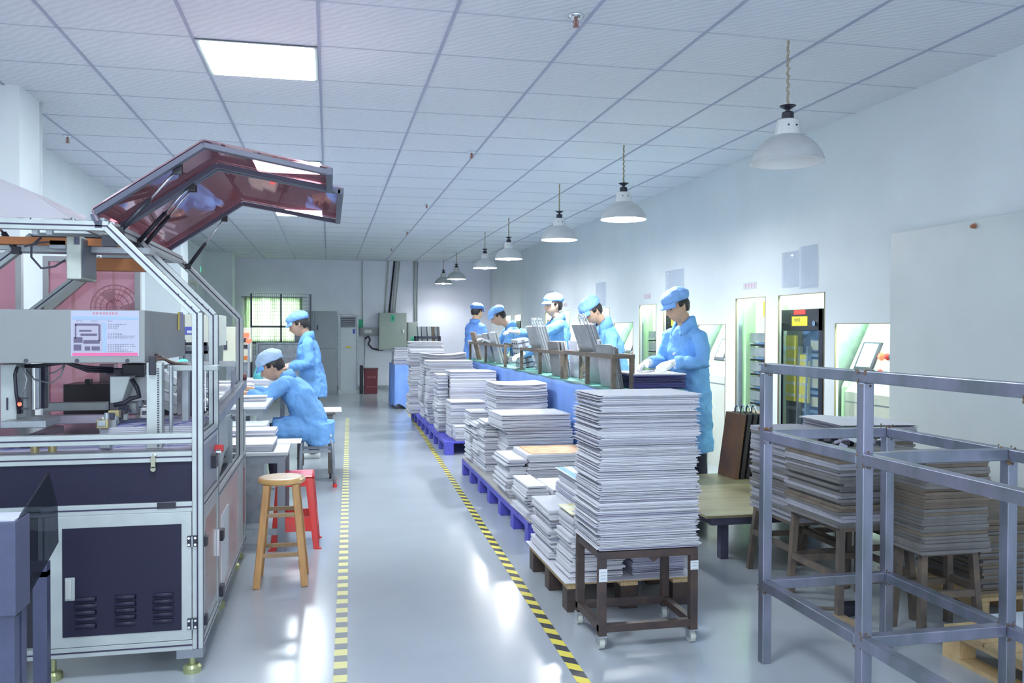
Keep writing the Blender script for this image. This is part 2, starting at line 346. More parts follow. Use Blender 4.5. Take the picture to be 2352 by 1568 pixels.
# pendant lamps
def pendant(x, y, zr, lab, on, R=.196):
    t = thing('pendant_lamp', (x, y, CEIL), lab, 'pendant lamp', 'bell shaped pendant lamps in a row')
    zt = zr+.30
    mb = MB(); n = 26; pts = []
    for i in range(n+1): pts.append((x+.004*math.sin(i*1.9), y+.004*math.cos(i*1.9), CEIL-(CEIL-zt)*i/n))
    mb.tube(pts, .006, 6).tube([(p[0]+.008*math.cos(i*2.2), p[1]+.008*math.sin(i*2.2), p[2]) for i, p in enumerate(pts)], .0035, 5).build('cord', ROPE, t, smooth=True)
    mb = MB().lathe([(.001, zt-.014), (.014, zt-.014), (.042, zt+.003), (.045, zt+.006), (.02, zt+.008), (.001, zt+.01)], (x, y, 0), 20)
    mb.cyl((x, y, zt-.03), (x, y, zt-.01), .012, 10)
    mb.lathe([(.028, zt-.028), (.032, zt-.034), (.032, zt-.075), (.001, zt-.075)], (x, y, 0), 20).build('socket', BLACK, t, smooth=False)
    mb = MB().lathe([(.055, zt-.072), (.06, zt-.078), (.068, zt-.15), (.068, zt-.155), (.001, zt-.155)], (x, y, 0), 28)
    mb.build('neck', SHADEW, t, smooth=False)
    nm = MB()
    for a in (-2.0, -1.3): nm.cyl((x+.062*math.cos(a), y+.062*math.sin(a), zt-.11), (x+.068*math.cos(a), y+.068*math.sin(a), zt-.11), .005, 8)
    nm.build('screw', BLACK, t)
    prof = []
    for i in range(13):
        a = .38+1.0*i/12; fr_ = (math.sin(a)-math.sin(.38))/(math.sin(1.38)-math.sin(.38)); fz_ = (math.cos(.38)-math.cos(a))/(math.cos(.38)-math.cos(1.38)); prof.append((.068+(R-.068)*fr_, zt-.155-(zt-.155-zr)*fz_))
    prof[-1] = (R, zr); prof.append((R+.003, zr-.004))
    inn = [(r-.004, z-.001) for r, z in reversed(prof)]
    MB().lathe(prof, (x, y, 0), 40, closed=True).build('shade', SHADE, t, smooth=True)
    MB().lathe(inn, (x, y, 0), 40, closed=True).lathe([(R+.003, zr-.004), (R-.004, zr-.005)], (x, y, 0), 40, closed=True).build('shade_lining', SHADEIN if not on else SHADEIN, t, smooth=True)
    if on:
        MB().ell((x, y, zr+.045), (.055, .055, .07), 16, 10).build('bulb', BULB if y < 15 else BULB2, t, smooth=True)
        l = bpy.data.lights.new('bulb_light', 'SPOT'); l.energy = 30 if y < 15 else 11; l.color = (.93, .99, 1.0); l.shadow_soft_size = .05; l.spot_size = 2.5; l.spot_blend = .6
        o = bpy.data.objects.new('bulb_light', l); COL.objects.link(o); o.parent = t; o.location = (0, 0, zr-.04-CEIL)
ords = ['nearest pendant lamp, unlit, with large grey bell shade', 'second pendant lamp from the camera, lit, over the work bench', 'third pendant lamp from the camera, lit', 'fourth pendant lamp from the camera, lit', 'fifth pendant lamp from the camera, lit', 'sixth pendant lamp, lit, beside the farthest one', 'farthest and smallest pendant lamp with bright bulb']
for k, (x, y, z) in enumerate([(2.454, 4.28, 2.302), (2.47, 6.99, 2.331), (2.446, 8.99, 2.36), (2.49, 11.87, 2.385), (2.481, 13.7, 2.385), (2.56, 17.4, 2.42), (2.53, 19.2, 2.42)]):
    pendant(x, y, z, ords[k], k > 0)
# ------------------------------------------------------------ things on the back wall
def wallbox(name, u0, v0, u1, v1, d, m, label, cat, y=YB):
    a = ay(u0, v0, y-d); b = ay(u1, v1, y-d); t = thing(name, ((a.x+b.x)/2, y, b.z), label, cat)
    MB().box(a.x, b.x, y-d, y-.002, b.z, a.z).build('body', m, t, bevel=.008)
    MB().box(a.x+.02, b.x-.02, y-d-.008, y-d, b.z+.02, a.z-.02).build('door', m, t, bevel=.003); return t, a, b
GB = mat('grey_green_box', (.34, .39, .37), .45)
def danger(t, x, z, y, w=.09, h=.15):
    MB().box(x-w/2, x+w/2, y-.003, y, z-h/2, z+h/2).build('warning_label', LABELG, t)
    MB().prism([(x-w*.3, z-h*.2), (x+w*.3, z-h*.2), (x, z+h*.3)], y-.005, y-.003).build('warning_triangle', mat('dark_green', (.02, .22, .14), .6), t)
t, a, b = wallbox('electric_box', 870, 718, 934, 803, .22, GB, 'large grey green electric box on the back wall', 'electric box'); danger(t, (a.x+b.x)/2, a.z-.12, YB-.23)
MB().box(b.x-.09, b.x-.06, YB-.25, YB-.228, (a.z+b.z)/2-.04, (a.z+b.z)/2+.04).build('handle', CHROME, t)
for px in (895, 903, 909): pass
t2, a2, b2 = wallbox('electric_box', 936, 740, 960, 825, .2, GB, 'smaller grey electric box right of the large one', 'electric box'); danger(t2, a2.x+.12, (a2.z+b2.z)/2+.02, YB-.21)
t3, a3, b3 = wallbox('cable_box', 826, 752, 869, 770, .15, mat('grey_box', (.30, .31, .33), .5), 'flat horizontal grey box beside the large electric box', 'electric box')
MB().box((a3.x+b3.x)/2-.1, (a3.x+b3.x)/2+.06, YB-.162, YB-.158, b3.z+.05, a3.z-.05).build('nameplate', LABELR if 0 else LABELW, t3)
p = ay(829, 743, YB-.01); t4 = tag(MB().box(p.x-.05, p.x+.05, YB-.01, YB-.002, p.z-.1, p.z+.1).build('warning_sign', LABELG), 'green warning sign on the back wall beside the air conditioner', 'sign')
for lab, (u0, v0), (u1, v1), r in [('leftmost thin conduit above the large electric box', (892, 603), (884, 718), .018), ('black conduit above the large electric box', (906, 603), (894, 718), .02), ('third conduit above the large electric box', (912, 603), (901, 718), .016), ('rightmost thin conduit above the large electric box', (918, 603), (907, 718), .014),
                                   ('straight vertical conduit above the small electric box', (952, 603), (953, 738), .022), ('paired vertical conduit right of the electric boxes', (959, 603), (958, 738), .014), ('faint vertical conduit above the air conditioner', (832, 603), (833, 735), .012)]:
    a = ay(u0, v0, YB-.03); b = ay(u1, v1, YB-.03); tag(MB().cyl((a.x, YB-.03, CEIL), (b.x, YB-.03, b.z), r, 10).build('conduit_pipe', mat('conduit', (.50, .53, .50), .5) if 'black' not in lab else BLACK, smooth=True), lab, 'pipe')
pts = [ay(u, v, YB-.08) for u, v in [(838, 778), (846, 772), (850, 780), (846, 790), (855, 800), (868, 803), (880, 803)]]
tag(MB().tube(pts, .02, 8).build('cable', BLACK, smooth=True), 'black cable looping from the flat box to the electric box', 'cable')
tag(MB().tube([ay(838, 775, YB-.05), ay(838, 800, YB-.05), ay(836, 846, YB-.05)], .006, 6).build('cable', INK, smooth=True), 'thin cable hanging down behind the red bin', 'cable')
# air conditioner
Y = 18.75; a = ay(777, 722, Y); b = ay(823, 903, Y); t = thing('air_conditioner', ((a.x+b.x)/2, Y, 0), 'tall white standing air conditioner against the back wall', 'air conditioner')
MB().box(a.x+.03, b.x-.03, Y, Y+.35, .0, a.z).build('body', mat('ac_white', (.60, .64, .70), .4), t, bevel=.02)
for s, x in ((0, a.x), (1, b.x-.035)): MB().box(x, x+.035, Y-.01, Y+.34, 0, a.z+.0).build('side_panel', GREYMET, t)
MB().box(a.x, b.x, Y-.04, Y+.3, 0, .07).build('base', mat('ac_base', (.55, .58, .62), .4), t)
vz1 = ay(800, 727, Y).z; vz0 = ay(800, 751, Y).z
MB().box(a.x+.05, b.x-.06, Y-.006, Y, vz0, vz1).build('vent', DARK, t)
mb = MB()
for i in range(5): z = vz0+(vz1-vz0)*(i+.5)/5; mb.box(a.x+.05, b.x-.06, Y-.012, Y-.004, z-.006, z+.006)
mb.build('louver', ALU, t); z = ay(800, 797, Y).z
MB().box((a.x+b.x)/2-.05, (a.x+b.x)/2+.05, Y-.006, Y, z-.015, z+.015).build('display', LABELY, t)
MB().box(a.x+.04, b.x-.04, Y-.003, Y, z-.035, z-.03).build('seam', GREYMET, t)
MB().box(b.x-.12, b.x-.07, Y-.004, Y, vz0-.14, vz0-.04).build('energy_label', LABELB, t)
# grey cabinets
CABM = mat('cabinet_grey', (.36, .39, .44), .45)
for (u0, u1, lab, tp) in ((721, 774, 'tall grey metal cabinet next to the air conditioner', 714), (676, 719, 'grey metal cabinet behind the standing woman', 713)):
    a = ay(u0, tp, Y); b = ay(u1, 905, Y); t = thing('metal_cabinet', ((a.x+b.x)/2, Y, 0), lab, 'cabinet')
    MB().box(a.x, b.x, Y, Y+.42, 0, a.z).build('body', CABM, t, bevel=.005)
    zm = ay(750, 800, Y).z
    for z0, z1 in ((.06, zm-.01), (zm+.01, a.z-.03)):
        d = MB().box(a.x+.02, b.x-.02, Y-.015, Y, z0, z1).build('door', CABM, t, bevel=.003)
        MB().box(a.x+.06, a.x+.09, Y-.03, Y-.015, z1-.38, z1-.27).build('handle', DARK, d)
# red bin
Y = 18.6; a = ay(836, 847, Y); b = ay(868, 903, Y); t = thing('red_bin', ((a.x+b.x)/2, Y, 0), 'dark red square bin with white lettering by the back wall', 'bin')
MB().hexa([(a.x+.01, Y+.01, 0), (b.x-.01, Y+.01, 0), (b.x-.01, Y+.3, 0), (a.x+.01, Y+.3, 0), (a.x, Y, a.z), (b.x, Y, a.z), (b.x, Y+.32, a.z), (a.x, Y+.32, a.z)]).build('body', mat('dark_red', (.15, .018, .03), .4), t, bevel=.01)
MB().box(a.x-.008, b.x+.008, Y-.008, Y+.33, a.z-.02, a.z+.01).build('rim', mat('dark_red2', (.11, .015, .025), .4), t)
mb = MB(); rn = random.Random(3)
for i in range(4): glyph(mb, a.x+.07+i*.05, a.z-.2, .045, Y-.001, rn)
for i in range(9): glyph(mb, a.x+.06+i*.024, .14, .02, Y+.004, rn)
mb.build('lettering', PINKTXT, t)
tag(MB().box(a.x-.08, a.x-.015, Y+.05, Y+.3, 0, a.z+.07).build('black_box', BLACK, bevel=.01), 'narrow black box squeezed left of the red bin', 'box')
# curtain behind wire rack, wire mesh rack
cm = mat('green_white_curtain', (.80, .90, .74), .8, vscale=7, stretch=(1, 1, .12), col2=(.50, .66, .40)); 
b_ = cm.node_tree.nodes['Principled BSDF']; b_.inputs['Transmission Weight'].default_value = .6; b_.inputs['Roughness'].default_value = .9
mb = MB(); n = 90; rings = []
for k, z in enumerate((1.06, 2.1)):
    pass
vv = []
for i in range(n+1):
    x = -1.83+1.26*i/n; yy = YB-.09+.03*math.sin(i*.9)+.01*math.sin(i*2.3)
    vv += [(x, yy, 1.04), (x, yy, 2.09)]
mb.add(vv, [(2*i, 2*i+2, 2*i+3, 2*i+1) for i in range(n)])
t = thing('window_curtain', (-1.2, YB-.09, 1.04), '', 'curtain'); c = mb.build('curtain_cloth', cm, t, smooth=True); sm = c.modifiers.new('s', 'SOLIDIFY'); sm.thickness = .003
MB().cyl((-1.9, YB-.09, 2.10), (-.5, YB-.09, 2.10), .012, 10).cyl((-1.88, YB-.09, 2.10), (-1.88, YB, 2.10), .010, 8).cyl((-.52, YB-.09, 2.10), (-.52, YB, 2.10), .010, 8).build('curtain_rod', GREYMET, t)
tag(t, 'pale green and white curtain hanging across the back window', 'curtain')
Y = 17.0; a = ay(577, 674, Y); b = ay(713, 674, Y); t = thing('wire_mesh_rack', ((a.x+b.x)/2, Y, 0), 'tall wire mesh rack in front of the curtained window', 'rack')
for x in (a.x, (a.x+b.x)/2, b.x): MB().bar((x, Y, 0), (x, Y, a.z), .035).build('post', DARK, t)
mb = MB(); z0 = .9
for i in range(29): x = a.x+(b.x-a.x)*i/28; mb.bar((x, Y, z0), (x, Y, a.z), .006)
for i in range(18): z = z0+(a.z-z0)*i/17; mb.bar((a.x, Y, z), (b.x, Y, z), .006)
mb.build('wire_mesh', mat('wire', (.25, .27, .30), .5, .3), t)
for z in (ay(600, 750, Y).z, ay(600, 786, Y).z, .45): MB().bar((a.x, Y, z), (b.x, Y, z), .035).build('crossbar', DARK, t)
Y = 16.4; a = ay(588, 787, Y); b = ay(700, 787, Y)
t = thing('steel_shelf', ((a.x+b.x)/2, Y, 0), 'low steel shelf stacked with flat grey trays below the window', 'shelf')
MB().box(a.x, b.x, Y, Y+.5, a.z-.03, a.z).build('top', GREYMET, t)
for x in (a.x+.02, b.x-.02):
    for yy in (Y+.02, Y+.48): MB().box(x-.02, x+.02, yy-.02, yy+.02, 0, a.z-.03).build('leg', GREYMET, t)
n = 0
for zz in range(9):
    z = .3505+zz*.0825
    if z < a.z-.1:
        tag(MB().box(a.x+.05, b.x-.05, Y+.03+.02*(zz % 2), Y+.45, z, z+.082).build('flat_tray', STEELP if zz % 2 else GREYMET), rank(8-zz, 10)+' flat grey tray in the pile on the low steel shelf', 'tray', 'flat trays on the steel shelf')
MB().box(a.x, b.x, Y, Y+.5, .33, .35).build('shelf_board', GREYMET, t)
mb = MB()
# exit sign on third pillar area
p = ay(457, 618, 17.6); t = thing('exit_sign', (p.x, 17.6, p.z), 'small green lit exit sign high on the left', 'sign')
MB().box(p.x-.09, p.x+.09, 17.58, 17.62, p.z-.07, p.z+.07).build('housing', CREAM, t)
MB().box(p.x-.08, p.x+.04, 17.575, 17.58, p.z-.05, p.z+.05).build('lit_panel', GRNGLOW, t)
MB().cyl((p.x-.06, 17.6, p.z), (XL, 17.6, p.z), .012, 8).build('bracket', ALU, t)
# signs and plastic sleeves on right wall
rn = random.Random(5)
for (y0, y1, z0, z1, lab) in [(7.05, 7.3, 1.755, 1.82, 'small pale red sign above the narrow drawer opening nearest the camera'), (9.63, 9.85, 1.755, 1.82, 'small pale red sign left of the near worker cap'), (13.28, 13.5, 1.757, 1.825, 'small pale red sign on the far right wall')]:
    t = thing('wall_sign', (XR, (y0+y1)/2, z0), lab, 'sign'); MB().box(XR-.003, XR-.0005, y0, y1, z0, z1).build('plate', LABELW, t)
    mb = MB()
    for i in range(4): glyph(mb, y0+.015+i*.055, z0+.01, .045, XR-.003, rn, 'x')
    mb.build('lettering', PINKTXT, t)
for (y0, y1, z0, z1, lab) in [(6.34, 6.60, 1.74, 2.035, 'left one of the two wrinkled clear plastic sleeves on the right wall'), (6.06, 6.32, 1.72, 2.06, 'right one of the two wrinkled clear plastic sleeves on the right wall'), (8.65, 9.15, 1.75, 2.05, 'clear plastic sleeve on the wall behind the near worker'), (11.3, 11.75, 1.72, 2.05, 'clear plastic sleeve on the wall behind the second worker'), (14.1, 14.6, 1.72, 2.05, 'clear plastic sleeve on the wall far down the right side')]:
    mb = MB(); nn, mm = 8, 10; v = []
    for i in range(nn+1):
        for j in range(mm+1):
            yy = y0+(y1-y0)*i/nn; z = z0+(z1-z0)*j/mm; v.append((XR-.010-.006*noise.noise(Vector((yy*9, z*7, 3))), yy, z))
    mb.add(v, [(i*(mm+1)+j, i*(mm+1)+j+1, (i+1)*(mm+1)+j+1, (i+1)*(mm+1)+j) for i in range(nn) for j in range(mm)])
    o = mb.build('plastic_sleeve', PLASTIC, smooth=True); s = o.modifiers.new('s', 'SOLIDIFY'); s.thickness = .002; tag(o, lab, 'plastic sleeve')
# ------------------------------------------------------------ machines behind the right wall
lab_door = {'b': 'tall dark glass press cabinet with yellow trays in the nearest door opening', 'e': 'dark press cabinet in the opening behind the near worker', 'h': 'dark press cabinet in the opening behind the second worker', 'j': 'dark press cabinet in the opening behind the third worker', 'k': 'dark press cabinet in a far opening of the right wall', 'l': 'dark press cabinet in the farthest opening of the right wall'}
lab_draw = {'c': 'press with drawers in the narrow opening nearest the camera', 'f': 'press with drawers in the narrow opening left of the near worker', 'i': 'press with drawers in the far narrow opening behind the second worker'}
lab_con = {'a': 'press control console with touch screen nearest the camera by the grey board', 'd': 'press control console with touch screen right of the near worker', 'g': 'press control console between the two nearest workers'}
rn = random.Random(11)
def glyphs_row(t, n, y, z, s, x, m=INK):
    mb = MB()
    for i in range(n): glyph(mb, y+i*s*1.1, z, s, x, rn, 'x')
    mb.build('lettering', m, t)
for a, b, tp, n in OPEN:
    X = XR+.10; a, b = a*X/XR, b*X/XR
    if n in lab_door:
        t = thing('press_cabinet', (X, (a+b)/2, 0), lab_door[n], 'press machine')
        MB().box(X+.12, X+.75, a-.02, b+.05, 0, tp+.25).build('body', CREAM, t)
        MB().box(X, X+.03, a+.03, b+.03, .02, .10).box(X, X+.03, a+.03, a+.09, .1, tp-.12).box(X, X+.03, b-.04, b+.03, .1, tp-.12).box(X, X+.03, a+.03, b+.03, tp-.30, tp-.12).build('door_frame', BLACK, t, bevel=.004)
        MB().box(X+.012, X+.018, a+.09, b-.04, .1, tp-.30).build('door_glass', GLASS, t)
        MB().box(X+.10, X+.12, a+.03, b+.03, .02, tp-.12).build('interior', DARK, t)
        if n in 'behj':
            MB().box(X-.003, X, (a+b)/2-.08, (a+b)/2+.10, tp-.165, tp-.125).build('red_tag', LABELR, t)
            y_ = MB().box(X-.003, X, (a+b)/2-.11, (a+b)/2+.13, tp-.26, tp-.18).build('yellow_tag', LABELY, t)
            glyphs_row(y_, 3, (a+b)/2-.0, tp-.225, .03, X-.003)
            for yy in (a+.12, b-.06): MB().cyl((X-.025, yy, tp-.24), (X, yy, tp-.24), .022, 12).build('door_lock', CHROME, t)
            for k in range(6):
                z = tp-.42-k*.155; lb = MB().box(X+.062, X+.065, a+.11, a+.30, z-.04, z+.04).build('shelf_label', mat('tan_label', (.55, .48, .25), .6), t)
            mb = MB()
            for k in range(6): z = tp-.50-k*.155; mb.box(X+.055, X+.10, a+.1, b-.06, z-.012, z+.012)
            mb.build('shelf', GREYMET, t)
            for k, (yy, z0_, hh, w) in enumerate([(b-.16, .78, .56, .16), (a+.36, .78, .40, .15)]):
                s_ = MB().box(X+.03, X+.05, yy-w/2, yy+w/2, z0_, z0_+hh).build('yellow_sheet', LABELY, t)
                mb = MB()
                for r in range(int(hh/.1)):
                    for q in range(5): mb.box(X+.027, X+.03, yy-w/2+q*w/5+.004, yy-w/2+(q+.7)*w/5, z0_+.04+r*.1, z0_+.065+r*.1)
                mb.build('white_patches', LABELW, s_)
            for yy in (a+.29, b-.30): MB().bar((X+.04, yy+.04, .3), (X+.04, yy, 1.25), .035, .02).build('guide_bar', GREYMET, t)
            MB().box(X-.0, X+.04, b+.03, b+.06, 0, tp).build('side_strip', GREENM, t)
    elif n in lab_draw:
        t = thing('drawer_press', (X, (a+b)/2, 0), lab_draw[n], 'press machine')
        m_ = (a+b)/2
        MB().box(X+.02, X+.12, b-.10, b+.08, 0, tp+.1).build('steel_side', GREYMET, t)
        MB().box(X, X+.1, b-.21, b-.14, 0, tp+.1).build('green_column', GREENM, t)
        MB().box(X+.12, X+.6, a-.05, b-.21, .0, tp+.1).build('body', CREAM, t)
        if 1:
            lb = MB().box(X+.112, X+.12, a+.02, a+.24, tp-.17, tp-.03).build('colour_label', LABELB, t)
            MB().box(X+.108, X+.112, a+.18, a+.24, tp-.17, tp-.03).build('yellow_strip', LABELY, lb)
            MB().box(X+.108, X+.112, a+.03, a+.11, tp-.15, tp-.04).build('white_rows', LABELW, lb)
        z1 = tp-.32
        for k in range(7):
            z = z1-k*.135
            d = MB().box(X+.03, X+.12, a-.08, b-.24, z-.085, z).build('drawer', GREYMET, t, bevel=.003)
            MB().box(X+.02, X+.115, a-.08, b-.26, z-.125, z-.09).build('drawer_gap', BLACK, d)
            MB().box(X+.0, X+.05, a+.02, b-.28, z-.105, z-.088).build('handle', CHROME, d)
        MB().box(X+.02, X+.12, a-.08, b-.22, .60, .64).build('rail', mat('rail_tan', (.45, .36, .22), .6), t)
        MB().box(X+.03, X+.12, a-.08, b-.22, .46, .60).build('skirt', CREAM, t)
        MB().box(X+.05, X+.12, a-.08, b-.22, .05, .46).build('plinth', GREYMET, t)
    else:
        t = thing('control_console', (X, (a+b)/2, 0), lab_con[n], 'control panel')
        # sloping console face
        pr = [(X+.0, .0), (X+.0, .92), (X+.04, .96), (X+.24, 1.42), (X+.24, 1.62), (X+.6, 1.62), (X+.6, 0)]
        MB().prism(pr, a-.05, b-.13).build('body', CREAM, t)
        MB().prism([(X+.02, 0), (X+.02, .95), (X+.26, 1.44), (X+.26, 1.7), (X+.6, 1.7), (X+.6, 0)], b-.13, b-.06).build('green_side', GREENM, t)
        MB().box(X, X+.3, b-.02, b+.06, 0, 1.7).build('steel_side', GREYMET, t)
        up = Vector((.2, 0, .46)).normalized(); nrm = Vector((-.46, 0, .2)).normalized(); yv = Vector((0, 1, 0)); base = Vector((X+.04, 0, .96))
        R = Matrix((up, yv, nrm)).transposed()
        dy_ = .11 if n == 'a' else 0
        def onface(sy, su, d=0): return base + up*su + nrm*d + yv*(sy+dy_)
        sc = MB().cbox(onface(b-.34, .24, .008), (.24, .22, .02), R).build('screen_bezel', DARK, t, bevel=.004)
        MB().cbox(onface(b-.34, .25, .0195), (.19, .17, .003), R).build('screen', SCREEN, sc)
        for yy, su, m_, r in ((b-.50, .25, REDGLOW, .024), (b-.57, .25, LABELR, .02), (b-.62, .25, BLACK, .018), (b-.50, .13, GREYMET, .016), (b-.56, .13, LABELR, .014), (b-.62, .13, GREYMET, .014)):
            MB().cyl(onface(yy, su, 0), onface(yy, su, .02), r*1.2, 12).cyl(onface(yy, su, .02), onface(yy, su, .03), r*.8, 12).build('button', m_, t)
        MB().box(X-.003, X, a-.1, b-.14, .84, .85).build('seam', GREYMET, t)
        if n == 'a':
            w = MB().box(X-.004, X, a+.03, a+.10, .62, .74).build('warning_label', LABELY, t); MB().box(X-.006, X-.004, a+.03, a+.10, .62, .66).build('label_text', LABELW, w)
# leaning grey board
a = Vector((3.62, 4.79, 0)); t = thing('wall_board', (3.65, 4.3, 0), 'large pale grey metal board standing against the right wall', 'board')
BG = mat('board_grey', (.58, .62, .63), .42, var=.03, vscale=3)
MB().box(3.69, 3.72, 3.78, 5.10, 0, 2.03).build('panel', BG, t)
MB().box(3.68, 3.725, 3.72, 3.78, 0, 2.045).build('edge_post', mat('board_edge', (.22, .19, .22), .5), t)
MB().cone((3.685, 4.33, 1.995), (3.66, 4.33, 1.99), .016, .010, 8).build('clip', mat('rust_orange', (.35, .14, .08), .7), t)
tag(MB().box(3.66, 3.73, 3.50, 3.68, 0, 1.75).build('glass_door_edge', mat('teal_glass', (.10, .45, .36), .15)), 'green glass panel edge at the far right behind the grey board', 'glass panel')
# ================================================================== the big machine on the left
MX, Y0, Y1, Y2 = -.492, 3.6, 4.09, 5.25
ZT, ZB, XD, ML = 1.80, 1.445, -.845, -1.66
mach = thing('assembly_machine', (-1.1, 4.4, 0), 'large aluminium framed machine with navy panels and raised smoked hood', 'machine')
def alu(mb, sl, p, q, w=.04, faces='f', slot=.006, up=(0, 0, 1)):
    """square extrusion with dark slot lines on its faces"""
    mb.bar(p, q, w, w, up)
    p = Vector(p); q = Vector(q); d = (q-p).normalized()
    fr = Vector((0, -1, 0)); rt = fr.cross(d)
    if abs(d.y) > .9:
        for nrm in (Vector((1, 0, 0)), Vector((0, 0, 1))):
            sl.bar(p+nrm*(w/2), q+nrm*(w/2), slot if nrm.x == 0 else .002, .002 if nrm.x == 0 else slot)
    else:
        sl.bar(p+fr*(w/2), q+fr*(w/2), slot, .002, up=(0, 1, 0)) if 0 else sl.add(*slotquad(p, q, fr, d, w, slot))
        s2 = rt if rt.x > 0 else -rt
        if 's' in faces: sl.add(*slotquad(p, q, s2, d, w, slot))
def slotquad(p, q, nrm, d, w, s):
    t = d.cross(nrm).normalized()*s/2; n0 = nrm*(w/2+.0012); n1 = nrm*(w/2-.001)
    return [p+t+n1, p-t+n1, q-t+n1, q+t+n1, p+t+n0, p-t+n0, q-t+n0, q+t+n0], [(0, 3, 2, 1), (4, 5, 6, 7), (0, 1, 5, 4), (1, 2, 6, 5), (2, 3, 7, 6), (3, 0, 4, 7)]
for k, Y in enumerate((Y0, Y1, Y2)):
    mb, sl = MB(), MB(); h = .02; Yc = Y+h; x = MX-h
    alu(mb, sl, (x, Yc, .10), (x, Yc, ZB), faces='fs')
    alu(mb, sl, (x, Yc, ZB-.005), (XD, Yc, ZT-h), w=.0388, faces='fs')
    alu(mb, sl, (XD+.005, Yc, ZT-h), (ML+.40 if k else -2.2, Yc, ZT-h), w=.0376, faces='f')
    if k: alu(mb, sl, (ML+.40, Yc, ZT-h), (ML, Yc, ZB)); alu(mb, sl, (ML, Yc, ZB), (ML, Yc, .1))
    o = mb.build('frame', ALU, mach, bevel=.002); sl.build('slot', SLOT, o)
    dots = MB()
    for q in range(3):
        dots.cyl((x, Y-.001, ZB-.03-.035*q), (x, Y+.002, ZB-.03-.035*q), .004, 8)
        dx, dz = XD-x, ZT-h-ZB; L = math.hypot(dx, dz); e = .03+.035*q
        dots.cyl((x+dx*e/L, Y-.001, ZB+dz*e/L), (x+dx*e/L, Y+.002, ZB+dz*e/L), .004, 8)
        dots.cyl((XD-dx*e/L, Y-.001, ZT-h-dz*e/L), (XD-dx*e/L, Y+.002, ZT-h-dz*e/L), .004, 8)
    dots.build('bolt', INK, o)
# front rails
mb, sl = MB(), MB()
for z in (.945, .872, .672, .118): alu(mb, sl, (-2.2, Y0+.02, z), (MX-.04, Y0+.02, z))
alu(mb, sl, (-1.075, Y0+.02, .1), (-1.075, Y0+.02, .65))
o = mb.build('front_rail', ALU, mach, bevel=.002); sl.build('slot', SLOT, o)
# side rails
for (ya, yb, z) in ((Y0, Y1, .93), (Y0, Y1, .672), (Y0, Y1, .118), (Y1, Y2, .62), (Y1, Y2, .118), (Y2, 5.40, .62), (Y2, 5.40, .118)):
    mb, sl = MB(), MB(); alu(mb, sl, (MX-.02, ya+.04, z), (MX-.02, yb, z)); o = mb.build('side_rail', ALU, mach); sl.build('slot', SLOT, o)
for z, x in ((ZT-.02, XD),):
    mb, sl = MB(), MB(); alu(mb, sl, (x, Y0+.04, z), (x, Y2, z)); o = mb.build('top_rail', ALU, mach); sl.build('slot', SLOT, o)
MB().box(MX-.04, MX, 5.38, 5.42, .1, .9).build('post', ALU, mach)
# navy panels and door
MB().box(-2.2, MX-.04, Y0+.012, Y0+.02, .69, .852).build('navy_panel', NAVY, mach)
MB().box(-2.2, -1.10, Y0+.03, Y0+.04, .14, .65).build('interior_shade_sheet', BLACK, mach)  # black sheet stands in for the shade inside the machine frame
dr = MB().box(-1.055, MX-.042, Y0-.002, Y0+.018, .14, .652).build('door', ALU, mach, bevel=.002)
MB().box(-1.008, MX-.080, Y0-.005, Y0-.002, .182, .605).build('door_panel', NAVY, dr)
for cx in (-.925, -.78, -.640):
    lv = MB()
    for k in range(5):
        z = .222+k*.026
        r = []
        for i in range(9):
            a = PI*i/8; r.append((-.011*math.sin(a), .010*math.cos(a)))
        sec = [[Vector((cx-.040, Y0-.005+.0*u, z+w*.9)) for u, w in r], [Vector((cx-.034, Y0-.005+u, z+w)) for u, w in r], [Vector((cx+.034, Y0-.005+u, z+w)) for u, w in r], [Vector((cx+.040, Y0-.005, z+w*.9)) for u, w in r]]
        lv.loft(sec)
    lv.build('louver', NAVY, dr, smooth=True)
hd = MB().box(-.998, -.962, Y0-.010, Y0-.005, .325, .415).build('handle', ALU, dr, bevel=.002)
MB().box(-.996, -.974, Y0-.016, Y0-.008, .33, .41).build('handle_grip', mat('handle_grey', (.50, .52, .52), .35, .4), hd, bevel=.005)
for z in (.535, .205):
    hg = MB().box(-.550, -.512, Y0-.010, Y0-.002, z-.022, z+.022).build('hinge', BLACK, dr, bevel=.003)
    b = MB()
    for sx in (-1, 1):
        for sz in (-1, 1): b.cyl((-.531+sx*.012, Y0-.013, z+sz*.013), (-.531+sx*.012, Y0-.009, z+sz*.013), .005, 10)
    b.cyl((-.531, Y0-.013, z-.02), (-.531, Y0-.013, z+.02), .004, 8).build('hinge_screw', CHROME, hg)
p = ay(382, 1161, Y0-.005); h2 = MB().box(p.x-.035, p.x+.035, Y0-.006, Y0, p.z-.012, p.z+.012).build('hinge', BLACK, mach)
p = ay(352, 1045, Y0-.006); lt = MB().box(p.x-.008, p.x+.008, Y0-.012, Y0, p.z-.05, p.z+.005).cyl((p.x, Y0-.012, p.z-.055), (p.x, Y0, p.z-.055), .010, 10).build('latch', mat('brass_dull', (.38, .38, .30), .35, .7), mach)
MB().cyl((p.x-.008, Y0-.014, p.z+.003), (p.x-.008, Y0-.002, p.z+.003), .005, 10).cyl((p.x+.008, Y0-.014, p.z+.003), (p.x+.008, Y0-.002, p.z+.003), .005, 10).build('latch_screw', CHROME, lt)
